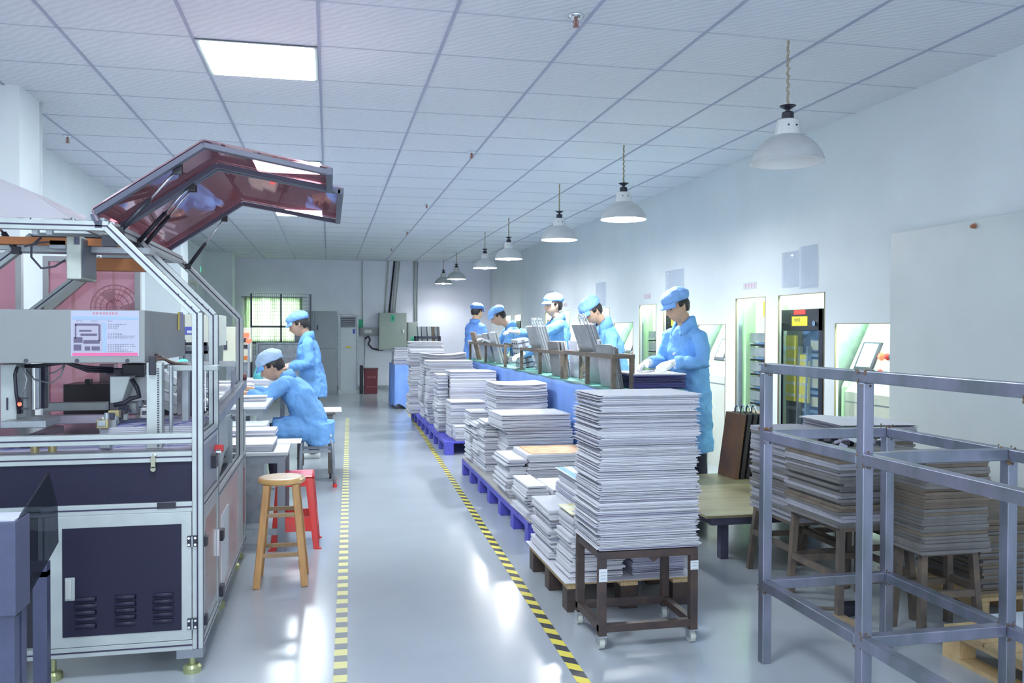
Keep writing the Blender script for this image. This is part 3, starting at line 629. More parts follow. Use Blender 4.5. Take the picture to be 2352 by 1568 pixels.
# feet
FOOT = mat('foot_brass', (.42, .45, .24), .35, .6)
for (x, y) in ((MX-.045, Y0+.03), (-1.06, Y0+.06), (MX-.045, Y1+.35), (MX-.045, Y2-.1), (MX-.045, 5.39)):
    f = MB().lathe([(.001, 0), (.035, 0), (.036, .022), (.026, .032), (.012, .034), (.012, .08), (.001, .081)], (x, y, 0), 24).build('levelling_foot', FOOT, mach, smooth=False)
    MB().cyl((x, y, .034), (x, y, .1), .008, 10).build('bolt', CHROME, f)
MB().box(MX-.10, MX, Y0+.0, Y0+.07, .065, .1).build('foot_bracket', mat('bracket_grey', (.20, .22, .26), .5), mach)
# side panels
STL = mat('brushed_steel', (.42, .40, .42), .28, .6, vscale=3, stretch=(1, 1, .5), col2=(.34, .27, .28))
d2 = MB().box(MX-.014, MX-.004, Y0+.055, Y1-.01, .15, .645).build('side_door', ALU, mach)
MB().box(MX-.004, MX-.001, Y0+.10, Y1-.07, .20, .60).build('door_panel', STL, d2)
for z in (.52, .2): MB().box(MX-.004, MX+.012, Y0+.035, Y0+.075, z-.02, z+.02).build('hinge', BLACK, d2, bevel=.003)
MB().box(MX, MX+.012, Y1-.06, Y1-.045, .36, .48).build('handle', CHROME, d2)
MB().box(MX-.012, MX-.006, Y0+.04, Y1, .70, .91).build('side_panel', mat('slate_panel', (.26, .28, .35), .4), mach)
kn = MB().box(MX-.006, MX+.015, Y0+.30, Y0+.37, .775, .83).build('switch_block', BLACK, mach)
MB().cyl((MX+.01, Y0+.34, .84), (MX+.03, Y0+.34, .84), .012, 12).build('key_lock', CHROME, kn)
MB().cyl((MX-.006, Y0+.43, .845), (MX+.03, Y0+.43, .845), .016, 14).build('red_knob', LABELR, mach)
PP = mat('pinkish_panel', (.62, .50, .50), .35, .2)
MB().box(MX-.012, MX-.004, Y1+.05, Y2-.26, .14, .60).build('side_panel', PP, mach)
ws = MB().box(MX-.004, MX+.0, Y1+.14, Y1+.42, .17, .50).build('white_sheet', LABELW, mach)
for z in (.42, .16): MB().box(MX-.004, MX+.014, Y1+.07, Y1+.13, z-.025, z+.025).build('hinge', BLACK, mach, bevel=.003)
MB().box(MX-.012, MX-.002, Y2-.24, Y2-.04, .13, .60).build('side_panel', ALU, mach)
rp = MB().box(MX-.012, MX-.004, Y2+.05, 5.38, .14, .60).build('side_panel', STL, mach)
MB().box(MX-.004, MX-.002, Y2+.06, Y2+.12, .22, .55).build('red_sticker', mat('dull_red', (.38, .06, .08), .5), rp)
MB().box(MX-.60, MX-.04, Y1+.04, Y2, .60, .62).build('inner_shelf', GREYMET, mach)
MB().box(MX-.5, MX-.08, Y2-.02, Y2+.0, .64, .92).build('dark_box', BLACK, mach)
MB().box(MX-.55, MX-.03, Y2-.30, Y2-.27, .64, .88).build('inner_plate', GREYMET, mach)
# tapered white feeder bracket at the side
MB().prism([(Y1+.45, .90), (Y1+.95, .90), (Y1+.95, .74), (Y1+.70, .72), (Y1+.45, .62)], MX-.10, MX-.05, 'x').build('feeder_plate', ALU, mach)
arm = MB()
a0 = ax(500, 965, MX-.03); 
arm.bar((MX-.06, Y1+.05, .90), (MX+.0, 5.30, 1.06), .035, .05).bar((MX-.10, Y1+.2, .93), (MX-.02, 5.1, 1.05), .03, .03)
arm.build('chute_arm', GREYMET, mach)
MB().cyl((MX, Y2+.02, 1.10), (MX+.02, Y2+.02, 1.10), .02, 12).build('knob', mat('maroon', (.15, .05, .06), .5), mach)
# table deck
MB().box(-1.62, MX-.06, Y0+.12, Y2, .86, .885).build('deck', mat('deck_metal', (.34, .32, .38), .25, .45), mach)
MB().box(-2.2, MX-.06, Y0+.15, Y2, .66, .68).build('lower_deck', mat('deck_dark', (.16, .15, .18), .5), mach)
# printed sheets lying on the deck
mb = MB().box(-1.60, -.56, Y0+.18, Y0+.70, .885, .889); sh = mb.build('printed_sheet', mat('sheet_lilac', (.44, .42, .54), .5), mach)
ln = MB()
for k in range(6): ln.box(-1.58, -.58, Y0+.22+k*.08, Y0+.228+k*.08, .889, .890)
for x in (-1.5, -1.28, -.86, -.66): ln.hexa([(x, Y0+.2, .889), (x+.01, Y0+.2, .889), (x+.13, Y0+.66, .889), (x+.12, Y0+.66, .889), (x, Y0+.2, .8905), (x+.01, Y0+.2, .8905), (x+.13, Y0+.66, .8905), (x+.12, Y0+.66, .8905)])
ln.build('printed_line', mat('print_blue', (.12, .14, .50), .5), sh)
mb = MB()
for k in range(36): mb.box(-.93+random.uniform(-.003, .003), -.545+random.uniform(-.002, .002), Y0+.23, Y0+.62, .70+k*.0075, .7064+k*.0075)
sp = mb.build('sheet_pile', PAPER2, mach)
ln = MB()
for k in range(5): ln.box(-.93, -.545, Y0+.26+k*.07, Y0+.266+k*.07, .970, .9712)
for x in (-.90, -.80, -.66): ln.hexa([(x, Y0+.24, .970), (x+.008, Y0+.24, .970), (x+.12, Y0+.6, .970), (x+.112, Y0+.6, .970), (x, Y0+.24, .9715), (x+.008, Y0+.24, .9715), (x+.12, Y0+.6, .9715), (x+.112, Y0+.6, .9715)])
ln.build('printed_line', mat('print_blue', (.12, .14, .50), .5), sp)
# interior white columns, rails, cylinders
def P(u, v, y): return ay(u, v, y)
def blk(name, u0, v0, u1, v1, y, d, m, bev=.003):
    a = ay(u0, v0, y); b = ay(u1, v1, y); return MB().box(a.x, b.x, y, y+d, min(a.z, b.z), max(a.z, b.z)).build(name, m, mach, bevel=bev)
c = blk('column', 0, 836, 38, 968, Y0+.25, .12, ALU); a = ay(15, 930, Y0+.249)
MB().box(a.x, a.x+.006, Y0+.245, Y0+.25, a.z-.02, a.z+.03).build('slot', SLOT, c)
blk('column_side', 38, 840, 72, 965, Y0+.45, .05, mat('col_grey', (.46, .47, .50), .5))
blk('guide_rail', 72, 840, 80, 942, Y0+.4, .03, CHROME); blk('guide_rail', 82, 840, 90, 940, Y0+.42, .03, GREYMET)
blk('dark_post', 90, 838, 105, 938, Y0+.5, .04, DARK)
MB().tube([P(40, 842, Y0+.2), P(34, 860, Y0+.2), P(37, 900, Y0+.2), P(44, 950, Y0+.2)], .007, 6).build('cable', BLACK, mach, smooth=True)
MB().tube([P(50, 842, Y0+.2), P(62, 870, Y0+.2), P(58, 890, Y0+.2), P(50, 905, Y0+.2)], .003, 6).build('cable', GREYMET, mach, smooth=True)
MB().cyl(P(45, 928, Y0+.2), P(45, 928, Y0+.19), .008, 12).build('red_indicator', REDGLOW, mach)
blk('sensor_block', 38, 912, 50, 950, Y0+.21, .02, BLACK)
for v in (914, 938): MB().cyl(P(50, v, Y0+.2), P(66, v, Y0+.2), .004, 8).build('sensor_stem', INK, mach)
blk('deck_rail', 98, 925, 245, 942, Y1+.3, .04, ALU); blk('deck_rail', 60, 955, 245, 972, Y1+.0, .04, mat('lilac_metal', (.52, .46, .56), .3, .4))
blk('dark_bin', 145, 883, 252, 955, Y1+.7, .25, mat('machine_black', (.03, .02, .03), .4))
blk('motor', 194, 871, 206, 884, Y1+.7, .06, BLACK)
blk('motor_housing', 280, 836, 330, 866, Y0+.45, .12, BLACK); blk('actuator', 245, 846, 282, 860, Y0+.5, .06, DARK)
blk('vertical_tube', 228, 836, 262, 880, Y1+.9, .08, mat('mauve_metal', (.30, .20, .24), .4, .3))
# white triangular bracket
a = P(252, 864, Y0+.35); b = P(300, 864, Y0+.35); c_ = P(280, 925, Y0+.35); d_ = P(253, 925, Y0+.35)
MB().prism([(a.x, a.z), (b.x, a.z), (c_.x, c_.z), (d_.x, c_.z)], Y0+.35, Y0+.47).build('bracket', ALU, mach, bevel=.003)
a = P(300, 862, Y0+.42); b = P(333, 862, Y0+.42); c_ = P(333, 920, Y0+.42); d_ = P(284, 925, Y0+.42)
MB().prism([(a.x, a.z), (b.x, b.z), (c_.x, c_.z), (d_.x, d_.z)], Y0+.48, Y0+.52).build('gusset_plate', mat('gusset', (.48, .50, .52), .4, .2), mach)
MB().tube([P(302, 870, Y0+.3), P(315, 890, Y0+.3), P(320, 910, Y0+.3), P(300, 915, Y0+.3), P(286, 925, Y0+.3), P(262, 930, Y0+.3)], .010, 8).build('hose', BLACK, mach, smooth=True)
rn = random.Random(21)
for k in range(44):
    t = rn.random(); u = 240+t*95+rn.uniform(-6, 6); v = 972-t*55+rn.uniform(-12, 8); y = Y0+.2+t*.45; s = rn.uniform(.008, .022); c = P(u, v, y)
    m_ = rn.choice((GREYMET, DARK, ALU, mat('brass', (.45, .38, .20), .35, .6), GREYMET, BLACK))
    if k % 3: MB().box(c.x-s, c.x+s, y-s, y+s, c.z-s*.8, c.z+s*.8).build('gripper_block', m_, mach, bevel=.003)
    else: MB().cyl((c.x, y, c.z-s*1.2), (c.x, y, c.z+s*1.2), s*.5, 12).build('suction_cup', m_, mach)
for u in (80, 120): c = P(u, 983, Y0+.14); MB().cyl((c.x, Y0+.14, .885), (c.x, Y0+.14, .91), .016, 12).cyl((c.x, Y0+.14, .91), (c.x, Y0+.14, .925), .009, 12).build('clamp_knob', mat('brass', (.45, .38, .20), .35, .6), mach)
a = P(20, 985, Y0+.2); MB().bar((a.x, Y0+.25, .90), (P(118, 935, Y1).x, Y1+.1, .93), .05, .03).build('link_arm', mat('mauve2', (.30, .22, .28), .45, .3), mach)
blk('deck_edge', 0, 968, 105, 982, Y0+.15, .2, GREYMET)
blk('lower_block', 85, 1012, 250, 1029, Y0+.3, .2, DARK); blk('lower_white_bracket', 226, 1012, 252, 1030, Y0+.12, .05, GREYMET)
# comb-edged column and posts right part
c = blk('comb_column', 336, 832, 372, 1030, Y0+.16, .05, ALU)
cm_ = MB(); a = P(362, 846, Y0+.158); b = P(362, 1028, Y0+.158)
for k in range(34): z = a.z+(b.z-a.z)*k/34; cm_.box(a.x-.002, a.x+.006, Y0+.154, Y0+.161, z-.003, z+.0005)
cm_.build('comb_teeth', SLOT, c)
blk('comb_backing', 364, 834, 374, 1030, Y0+.19, .04, mat('comb_grey', (.30, .29, .32), .5, .2))
blk('cable_chain', 341, 818, 357, 861, Y0+.14, .02, BLACK)
blk('round_post', 388, 840, 396, 1030, Y0+.22, .03, GREYMET); blk('crosshead', 384, 839, 500, 851, Y0+.30, .06, ALU)
blk('square_post', 417, 850, 433, 968, Y0+.40, .05, GREYMET); blk('dark_column', 406, 850, 418, 952, Y0+.5, .04, mat('col_dark', (.28, .27, .30), .5)); blk('dark_column', 433, 850, 440, 952, Y0+.52, .04, DARK)
for u in (469, 478, 487): blk('guide_rod', u, 846, u+4, 945, Y0+.5, .02, CHROME if u != 478 else DARK)
for k in range(12):
    c = P(rn.uniform(466, 492), rn.uniform(860, 960), Y0+.6); MB().cyl((c.x-.01, Y0+.6, c.z), (c.x+.015, Y0+.6, c.z), .010, 10).build('fitting', rn.choice((CHROME, GREYMET, BLACK)), mach)
blk('chute_frame', 375, 838, 470, 846, Y1+.45, .5, ALU)
for k, v in enumerate((862, 878, 905, 925)):
    a = P(372, v, Y0+.7); b = P(408, v+16, Y0+.7); MB().bar(a, b, .05, .035).build('roller_plate', ALU if k % 2 else mat('white_plate', (.70, .72, .78), .35), mach)
blk('rear_column', 530, 852, 541, 905, Y2-.1, .03, mat('steel_blue', (.36, .38, .46), .4, .3))
blk('white_head', 500, 830, 540, 842, Y2-.3, .1, ALU)
# bundle of hoses at the housing corner
for k in range(7):
    MB().tube([P(338+k*3, 846-k, Y0+.3), P(340+k*3, 825, Y0+.32), P(352+k*4, 812+k*2, Y0+.35), P(375+k*4, 822+k*2, Y0+.4), P(400+k*5, 838, Y0+.5)], .007, 6).build('hose', BLACK if k % 3 else mat('hose_brown', (.18, .12, .10), .6), mach, smooth=True)
for k in range(3):
    MB().tube([P(40, 840+k, Y0+.35), P(90, 838+k*2, Y0+.35), P(150, 833, Y0+.35), P(200, 842+k*5, Y0+.35), P(260, 846+k*4, Y0+.4)], .006, 6).build('hose', BLACK, mach, smooth=True)
MB().tube([P(108, 858, Y0+.4), P(125, 855, Y0+.4), P(140, 846, Y0+.4), P(150, 834, Y0+.4)], .003, 5).tube([P(60, 848, Y0+.4), P(80, 872, Y0+.4), P(118, 880, Y0+.4), P(140, 862, Y0+.4), P(150, 834, Y0+.4)], .003, 5).build('thin_wire', GREYMET, mach, smooth=True)
# white housing with poster
HY = Y0+.14
a = ay(0, 706, HY); b = ay(333, 833, HY); hx1 = b.x
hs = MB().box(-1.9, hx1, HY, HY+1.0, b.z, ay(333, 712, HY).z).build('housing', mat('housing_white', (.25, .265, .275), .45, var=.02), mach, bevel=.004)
zt = ay(333, 712, HY).z; zb = b.z
MB().box(hx1, hx1+.002, HY+.78, HY+.93, ay(395, 758, HY+.8).z, ay(395, 716, HY+.8).z).build('side_label', mat('label_purple', (.28, .27, .45), .6), hs)
MB().box(hx1+.002, hx1+.003, HY+.77, HY+.82, ay(395, 758, HY+.8).z, ay(395, 716, HY+.8).z).build('side_label_stripe', LABELY, hs)
for u in (60, 177, 293):
    c = ay(u, 828, HY); MB().cyl((c.x, HY-.004, c.z), (c.x, HY, c.z), .008, 12).build('fastener', INK, hs)
p0, p1 = ay(163, 713, HY), ay(320, 818, HY); px0, px1, pz1, pz0 = p0.x, p1.x, p0.z, p1.z; pw, ph = px1-px0, pz1-pz0
def pbox(mb, u0, v0, u1, v1, d): mb.box(px0+pw*u0, px0+pw*u1, HY-d, HY-.0005, pz1-ph*v1, pz1-ph*v0)
mb = MB(); pbox(mb, 0, 0, 1, 1, .002); po = mb.build('poster', mat('poster_white', (.42, .43, .56), .5), hs)
mb = MB(); pbox(mb, .02, .13, .98, .19, .003); pbox(mb, .46, .26, .51, .92, .003); mb.build('poster_blue', mat('poster_blue', (.30, .42, .80), .5), po)
mb = MB(); pbox(mb, .02, .92, .98, .99, .003); mb.build('poster_red_bar', mat('poster_pink', (.68, .14, .30), .5), po)
mb = MB(); pbox(mb, .03, .27, .45, .89, .003); mb.build('poster_photo', mat('photo_grey', (.40, .38, .48), .5), po)
mb = MB()
for q in ((.06, .28, .40, .33), (.04, .58, .17, .70), (.18, .64, .42, .72), (.04, .74, .15, .87), (.20, .78, .28, .87), (.30, .78, .42, .87), (.06, .30, .08, .6), (.40, .30, .43, .66), (.12, .42, .30, .46), (.14, .50, .38, .55)): pbox(mb, *q, .0035)
mb.build('poster_photo_shapes', mat('photo_dark', (.12, .10, .18), .5), po)
mb = MB(); rn = random.Random(4)
for i in range(8): glyph(mb, px0+pw*(.32+.047*i), pz1-ph*.085, ph*.055, HY-.002, rn)
mb.build('poster_title', LABELR, po)
mb = MB()
for v, n in ((.215, 3), (.29, 11), (.33, 7), (.37, 6), (.50, 9), (.545, 16), (.585, 15), (.73, 16), (.77, 17), (.81, 8), (.85, 12), (.885, 15)):
    for i in range(n): glyph(mb, px0+pw*(.54+.025*i), pz1-ph*(v+.02), ph*.022, HY-.002, rn)
for u in (.08, .3): 
    for i in range(4): glyph(mb, px0+pw*(u+.025*i), pz1-ph*.235, ph*.022, HY-.002, rn)
mb.build('poster_text', INK, po)
# underside beam, orange parts, hanging control box
ORG_ = mat('orange_beam', (.55, .20, .07), .5)
MB().box(XD-.55, XD-.02, Y0+.25, Y0+.33, ZT-.075, ZT-.045).build('orange_beam', ORG_, mach)
MB().box(XD-.34, XD-.06, Y1+.5, Y1+.6, ZT-.13, ZT-.07).build('orange_beam', ORG_, mach)
MB().box(-1.75, XD+.02, Y1+.1, Y1+.14, ZT-.07, ZT-.03).build('gantry_rail', ALU, mach)
MB().box(XD-.45, XD+.10, Y0+.30, Y0+.42, ZT-.10, ZT-.075).build('gantry_plate', GREYMET, mach)
for u in (79, 112): blk('white_cube', u-7, 526, u+7, 538, Y0+.05, .03, LABELW)
a = ay(152, 541, Y0+.16); b = ay(186, 641, Y0+.16)
cb = MB().box(a.x, b.x, Y0+.16, Y0+.40, b.z, a.z).build('control_box', mat('box_zinc', (.42, .45, .42), .5, .3, var=.15, vscale=15), mach, bevel=.004)
MB().box(b.x, b.x+.004, Y0+.18, Y0+.38, b.z+.01, a.z-.01).build('box_side', mat('box_slate', (.075, .085, .13), .4), cb)
MB().box(a.x+.03, a.x+.05, Y0+.155, Y0+.16, a.z-.035, a.z-.005).build('box_socket', DARK, cb)
blk('bracket_arm', 112, 550, 152, 572, Y0+.25, .02, GREYMET)
MB().tube([ay(150, 597, Y0+.2), ay(125, 612, Y0+.2), ay(95, 616, Y0+.2), ay(72, 590, Y0+.2), ay(72, 565, Y0+.2), ay(95, 545, Y0+.2)], .0045, 6).build('cable', INK, mach, smooth=True)
MB().tube([ay(56, 566, Y0+.2), ay(90, 557, Y0+.2), ay(115, 556, Y0+.2)], .004, 6).build('cable', INK, mach, smooth=True)
# gas struts
def strut(a, k, b, r=.013):
    s = MB().cyl(a, k, r, 12).build('gas_strut', BLACK, mach, smooth=True); MB().cyl(k, b, r*.42, 10).build('strut_rod', CHROME, s, smooth=True)
    MB().cbox(a, (.032, .03, .03)).build('strut_joint', BLACK, s); MB().cbox(b, (.035, .03, .045)).build('strut_joint', BLACK, s)
strut(ay(275, 530, Y0+.06), ay(343, 460, Y0+.06), ay(408, 387, Y0+.06), .011)
strut(ay(312, 562, Y1-.03), ay(380, 488, Y1-.03), ay(438, 425, Y1-.03), .010)
strut(ay(326, 570, Y1+.08), ay(388, 496, Y1+.08), ay(443, 430, Y1+.08), .010)
strut(ay(432, 612, Y2+.0), ay(472, 558, Y2+.0), ay(516, 500, Y2+.0), .011)
strut(ay(38, 575, Y0+.3), ay(8, 535, Y0+.3), ay(-40, 480, Y0+.3), .012)
mb = MB().cbox(ay(252, 553, Y0+.03), (.05, .04, .045)); mb.build('hinge_block', BLACK, mach)
# raised hood: two bent smoked acrylic covers with dark frames
def hood(ya, yb, pts, m, frm, th=.006, w=.035):
    # pts: profile (x,z) hinge -> bend -> end ; returns shell + frame
    v = []; n = len(pts)
    lo = MB()
    for i in range(n-1):
        (xa, za), (xb, zb_) = pts[i], pts[i+1]; d = Vector((xb-xa, 0, zb_-za)).normalized(); nn = Vector((-d.z, 0, d.x))*th
        A = Vector((xa, 0, za)); B = Vector((xb, 0, zb_)); q = []
        for y in (ya, yb): q += [A+Vector((0, y, 0)), B+Vector((0, y, 0)), B+nn+Vector((0, y, 0)), A+nn+Vector((0, y, 0))]
        lo.add(q, [(0, 1, 2, 3), (7, 6, 5, 4), (0, 4, 5, 1), (1, 5, 6, 2), (2, 6, 7, 3), (3, 7, 4, 0)])
    c = lo.build('hood_cover', m, mach)
    f = MB()
    for y in (ya+w/2, yb-w/2):
        for i in range(n-1): f.bar((pts[i][0], y, pts[i][1]-w*.5), (pts[i+1][0], y, pts[i+1][1]-w*.5), w, .022)
    for q in (pts[0], pts[-1]): f.bar((q[0], ya, q[1]-w*.4), (q[0], yb, q[1]-w*.4), w*.8, .03)
    f.build('hood_frame', frm, c, bevel=.002)
    return c
FR = mat('hood_slate', (.075, .08, .13), .45)
hA = [(-.875, 1.80), (-.895, 1.845), (-.487, 2.130), (.004, 2.042)]
hB = [(-.865, 1.79), (-.895, 1.855), (-.492, 2.130), (.055, 2.040)]
hood(Y0, Y1-.03, hA, ACRYL, FR); hood(Y1, Y2, hB, ACRYL, FR)
MB().box(-.93, -.86, Y0+.03, Y2, 1.80, 1.815).build('hood_hinge', GREYMET, mach)
# left raised grey cover
a = ay(165, 503, Y0+.02); b = ay(82, 447, Y0+.02); c_ = ay(-40, 398, Y0+.02)
hood(Y0+.02, Y2, [(c_.x, c_.z), (b.x, b.z), (a.x, a.z)], GREYAC, GREYMET, w=.02)
MB().prism([(c_.x, c_.z), (b.x, b.z), (a.x, a.z), (c_.x, a.z)], Y0+.012, Y0+.018).build('cover_end_plate', GREYAC, mach)
strip_bar = MB().bar((-2.0, Y0+.5, 2.0), (ay(70, 503, Y0+.5).x, Y0+.5, ay(70, 503, Y0+.5).z), .02, .012); strip_bar.build('chrome_strip', CHROME, mach)  # plain chrome strip at the raised grey cover
# rear pink windows in aluminium frames
RY = 5.36
def pane(u0, v0, u1, v1, y, m=PINK):
    a = ay(u0, v0, y); b = ay(u1, v1, y); MB().box(a.x, b.x, y, y+.006, b.z, a.z).build('pink_pane', m, mach)
    f = MB(); w = .03
    f.box(a.x-w, b.x+w, y-.01, y+.03, a.z, a.z+w).box(a.x-w, b.x+w, y-.01, y+.03, b.z-w, b.z).box(a.x-w, a.x, y-.01, y+.03, b.z, a.z).box(b.x, b.x+w, y-.01, y+.03, b.z, a.z)
    f.build('pane_frame', mat('frame_grey', (.42, .42, .44), .45, .3), mach)
pane(112, 600, 311, 985, RY)
pane(-120, 590, 38, 985, Y2+.1)
mb = MB(); mb.bar(ay(215, 622, RY-.1), ay(108, 712, RY-.1), .04); mb.build('diagonal_brace', mat('brace_grey', (.42, .42, .40), .45, .3), mach)
# ------------------------------------------------ hopper table in front of the machine
t = thing('sheet_metal_hopper', (-1.0, 2.75, 0), 'dark blue grey sheet metal hopper table at the lower left corner', 'hopper')
HP = mat('hopper_paint', (.065, .072, .14), .45, var=.06, vscale=30); HG = see_through('smoked_guard', (.50, .51, .56), (.5, .5, .6), .10, (.05, .055, .07), .38)
A = ay(35, 1198, 2.6); B = ay(35, 1415, 2.6)
MB().box(-1.35, A.x, 2.6, 2.72, B.z, A.z).build('body', HP, t, bevel=.003)
MB().box(-1.34, A.x-.005, 2.61, 2.72, A.z, A.z+.004).build('top_sheet', mat('hopper_top', (.50, .52, .66), .4), t)
xs = A.x
mb = MB(); q0 = ax(35, 1200, xs); 
xr = xs+.085
v = [tuple(ay(u_, v_, 2.62+(u_-35)/95*.40)) for u_, v_ in ((35, 1198), (108, 1084), (128, 1160), (130, 1245), (35, 1415))]
v2 = [(p[0]+.006, p[1], p[2]) for p in v]
n = 5; mb.add(v+v2, [tuple(range(n)), tuple(range(2*n-1, n-1, -1))]+[(i, (i+1) % n, n+(i+1) % n, n+i) for i in range(n)])
mb.build('side_guard', HG, t)
for x, y in ((xs-.03, 2.64), (xs-.03, 2.70), (-1.3, 2.64), (-1.3, 2.70)): MB().box(x-.02, x+.02, y-.02, y+.02, 0, B.z).build('leg', HP, t)
t = thing('dark_support_stand', (-1.2, 3.2, 0), 'dark slate stand with square legs between hopper and machine door', 'stand')
a = ay(75, 1400, 3.3); b = ay(108, 1400, 3.3)
MB().box(a.x, b.x, 3.3, 3.34, 0, .52).build('leg', HP, t); MB().box(-1.5, b.x, 3.3, 3.34, .50, .55).build('top_bar', HP, t); MB().box(-1.5, -1.46, 3.3, 3.34, 0, .5).build('leg', HP, t)

# ================================================================== things between machine and aisle
# desk with paper
def table(name, x0, x1, y0, y1, h, lab, cat, top, leg, w=.035, rails=True, topth=.02, inset=.02, casters=False):
    t = thing(name, ((x0+x1)/2, (y0+y1)/2, 0), lab, cat)
    MB().box(x0, x1, y0, y1, h-topth, h).build('table_top', top, t, bevel=.002)
    z0 = .05 if casters else 0
    for x in (x0+inset, x1-inset-w):
        for y in (y0+inset, y1-inset-w):
            l = MB().box(x, x+w, y, y+w, z0, h-topth).build('leg', leg, t)
            if casters: MB().cyl((x+w/2-.01, y+w/2, .025), (x+w/2+.01, y+w/2, .025), .025, 14).build('caster', BLACK, l)
    if rails:
        for y in (y0+inset, y1-inset-w): MB().box(x0+inset+w-.002, x1-inset-w+.002, y+.003, y+w-.003, h-topth-.05, h-topth).build('rail', leg, t)
        for x in (x0+inset, x1-inset-w): MB().box(x+.003, x+w-.003, y0+inset+w-.002, y1-inset-w+.002, h-topth-.05, h-topth).build('rail', leg, t)
    return t
# paper bundles ---------------------------------------------------------------
RB = random.Random(99)
def bundle_mesh(w, d, h, n, jit=.004, curl=0., ragged=.0, seed=0):
    """a bundle of folded sheets, w along x, d along y; centred in x,y; z from 0 to h"""
    rn = random.Random(seed); mb = MB(); th = h/n
    for k in range(n):
        dx = rn.uniform(-jit, jit); dy = rn.uniform(-jit, jit); wx = w/2+rn.uniform(-ragged, ragged*.3); wy = d/2+rn.uniform(-ragged*.5, 0)
        z0 = k*th+.0004; z1 = (k+1)*th-th*rn.choice((.05, .12, .2, .45))
        if k == 0: wx -= .006; wy -= .006
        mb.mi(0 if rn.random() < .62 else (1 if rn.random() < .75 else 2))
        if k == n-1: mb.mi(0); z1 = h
        if curl:
            N = 6; c = curl; top = []; vv = []
            for i in range(N+1):
                s = -1+2*i/N; dz = c*s*s
                for (yy, zz) in ((-wy, z0), (wy, z0), (wy, z1), (-wy, z1)): vv.append((dx+s*wx, dy+yy, zz+dz))
            fs = [(0, 3, 2, 1), (4*N, 4*N+1, 4*N+2, 4*N+3)]
            for i in range(N):
                b = 4*i
                for q in range(4): fs.append((b+q, b+(q+1) % 4, b+4+(q+1) % 4, b+4+q))
            mb.add(vv, fs)
        else: mb.box(dx-wx, dx+wx, dy-wy, dy+wy, z0, z1)
    return mb
def pile(x, y, z, w, d, hs, lab, n=8, jit=.004, off=.01, rz=0., curl=0., ragged=.002, name='paper_bundle', cat='paper bundle', mats=None, group=None, rzj=.02, leaf=None):
    """stack of bundles; each is a thing of its own"""
    mats = mats or [PAPER, PAPER2, PAPER3]; zz = z; out = []; cnt = len(hs)
    for k, h in enumerate(hs):
        nn = leaf and max(2, int(h/leaf)) or n
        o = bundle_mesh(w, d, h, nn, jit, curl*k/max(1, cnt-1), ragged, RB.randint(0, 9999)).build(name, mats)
        o.location = (x+RB.uniform(-off, off), y+RB.uniform(-off, off), zz); o.rotation_euler = (0, 0, rz+RB.uniform(-rzj, rzj)); zz += h+.0003
        tag(o, rank(cnt-1-k, cnt)+' '+lab, cat, group or lab.replace('bundle', 'bundles')); out.append(o)
    return zz, out
dk = table('desk', -1.05, -.245, 5.46, 6.15, .62, 'low grey desk with papers behind the wooden stool', 'desk', mat('desk_top', (.50, .52, .55), .5), mat('desk_leg', (.26, .28, .33), .45, .2), w=.045)
MB().box(-1.0, -.30, 5.50, 5.53, .10, .14).build('foot_rail', GREYMET, dk)
pile(-.62, 5.72, .62, .56, .42, [.022, .024], 'bundle of white printed sheets lying on the low grey desk', 8, group='sheets on the low grey desk')
pile(-.60, 6.0, .62, .50, .22, [.03, .03, .03], 'bundle of white sheets at the back edge of the low grey desk', 6)
o = MB().box(-.45, -.18, 5.86, 6.12, 0, .003).build('paper_sheet', PAPER); o.location = (0, 0, .6205); tag(o, 'single printed white sheet hanging over the corner of the low desk', 'paper')
# wooden stool
def wood_stool():
    c = [az(598, 1350), az(708, 1342), az(690, 1316), az(592, 1326)]
    cx = sum(p.x for p in c)/4; cy = sum(p.y for p in c)/4; h = .575
    t = thing('wooden_stool', (cx, cy, 0), 'round topped wooden bar stool standing in front of the red plastic stool', 'stool')
    R = .125
    MB().lathe([(.001, h-.035), (R-.012, h-.035), (R, h-.026), (R+.002, h-.012), (R-.006, h-.002), (R-.02, h), (.001, h)], (cx, cy, 0), 40).build('seat', SEATW, t, smooth=False)
    tops = []; bots = []
    for sx, sy in ((-1, -1), (1, -1), (1, 1), (-1, 1)):
        b = Vector((cx+sx*.125, cy+sy*.125, 0)); a = Vector((cx+sx*.075, cy+sy*.075, h-.035)); tops.append(a); bots.append(b)
        MB().bar(b, a, .036, .036).build('leg', WOODS, t, bevel=.004)
    for k, (z1, z2) in enumerate(((.17, .38), (.13, .34), (.17, .38), (.13, .34))):
        a0, a1 = tops[k], tops[(k+1) % 4]; b0, b1 = bots[k], bots[(k+1) % 4]
        for z in (z1, z2):
            f = z/(h-.035); MB().bar(b0.lerp(a0, f), b1.lerp(a1, f), .016, .022).build('rung', mat('rung_wood', (.30, .19, .10), .6, vscale=14, col2=(.38, .26, .15)), t, bevel=.002)
wood_stool()
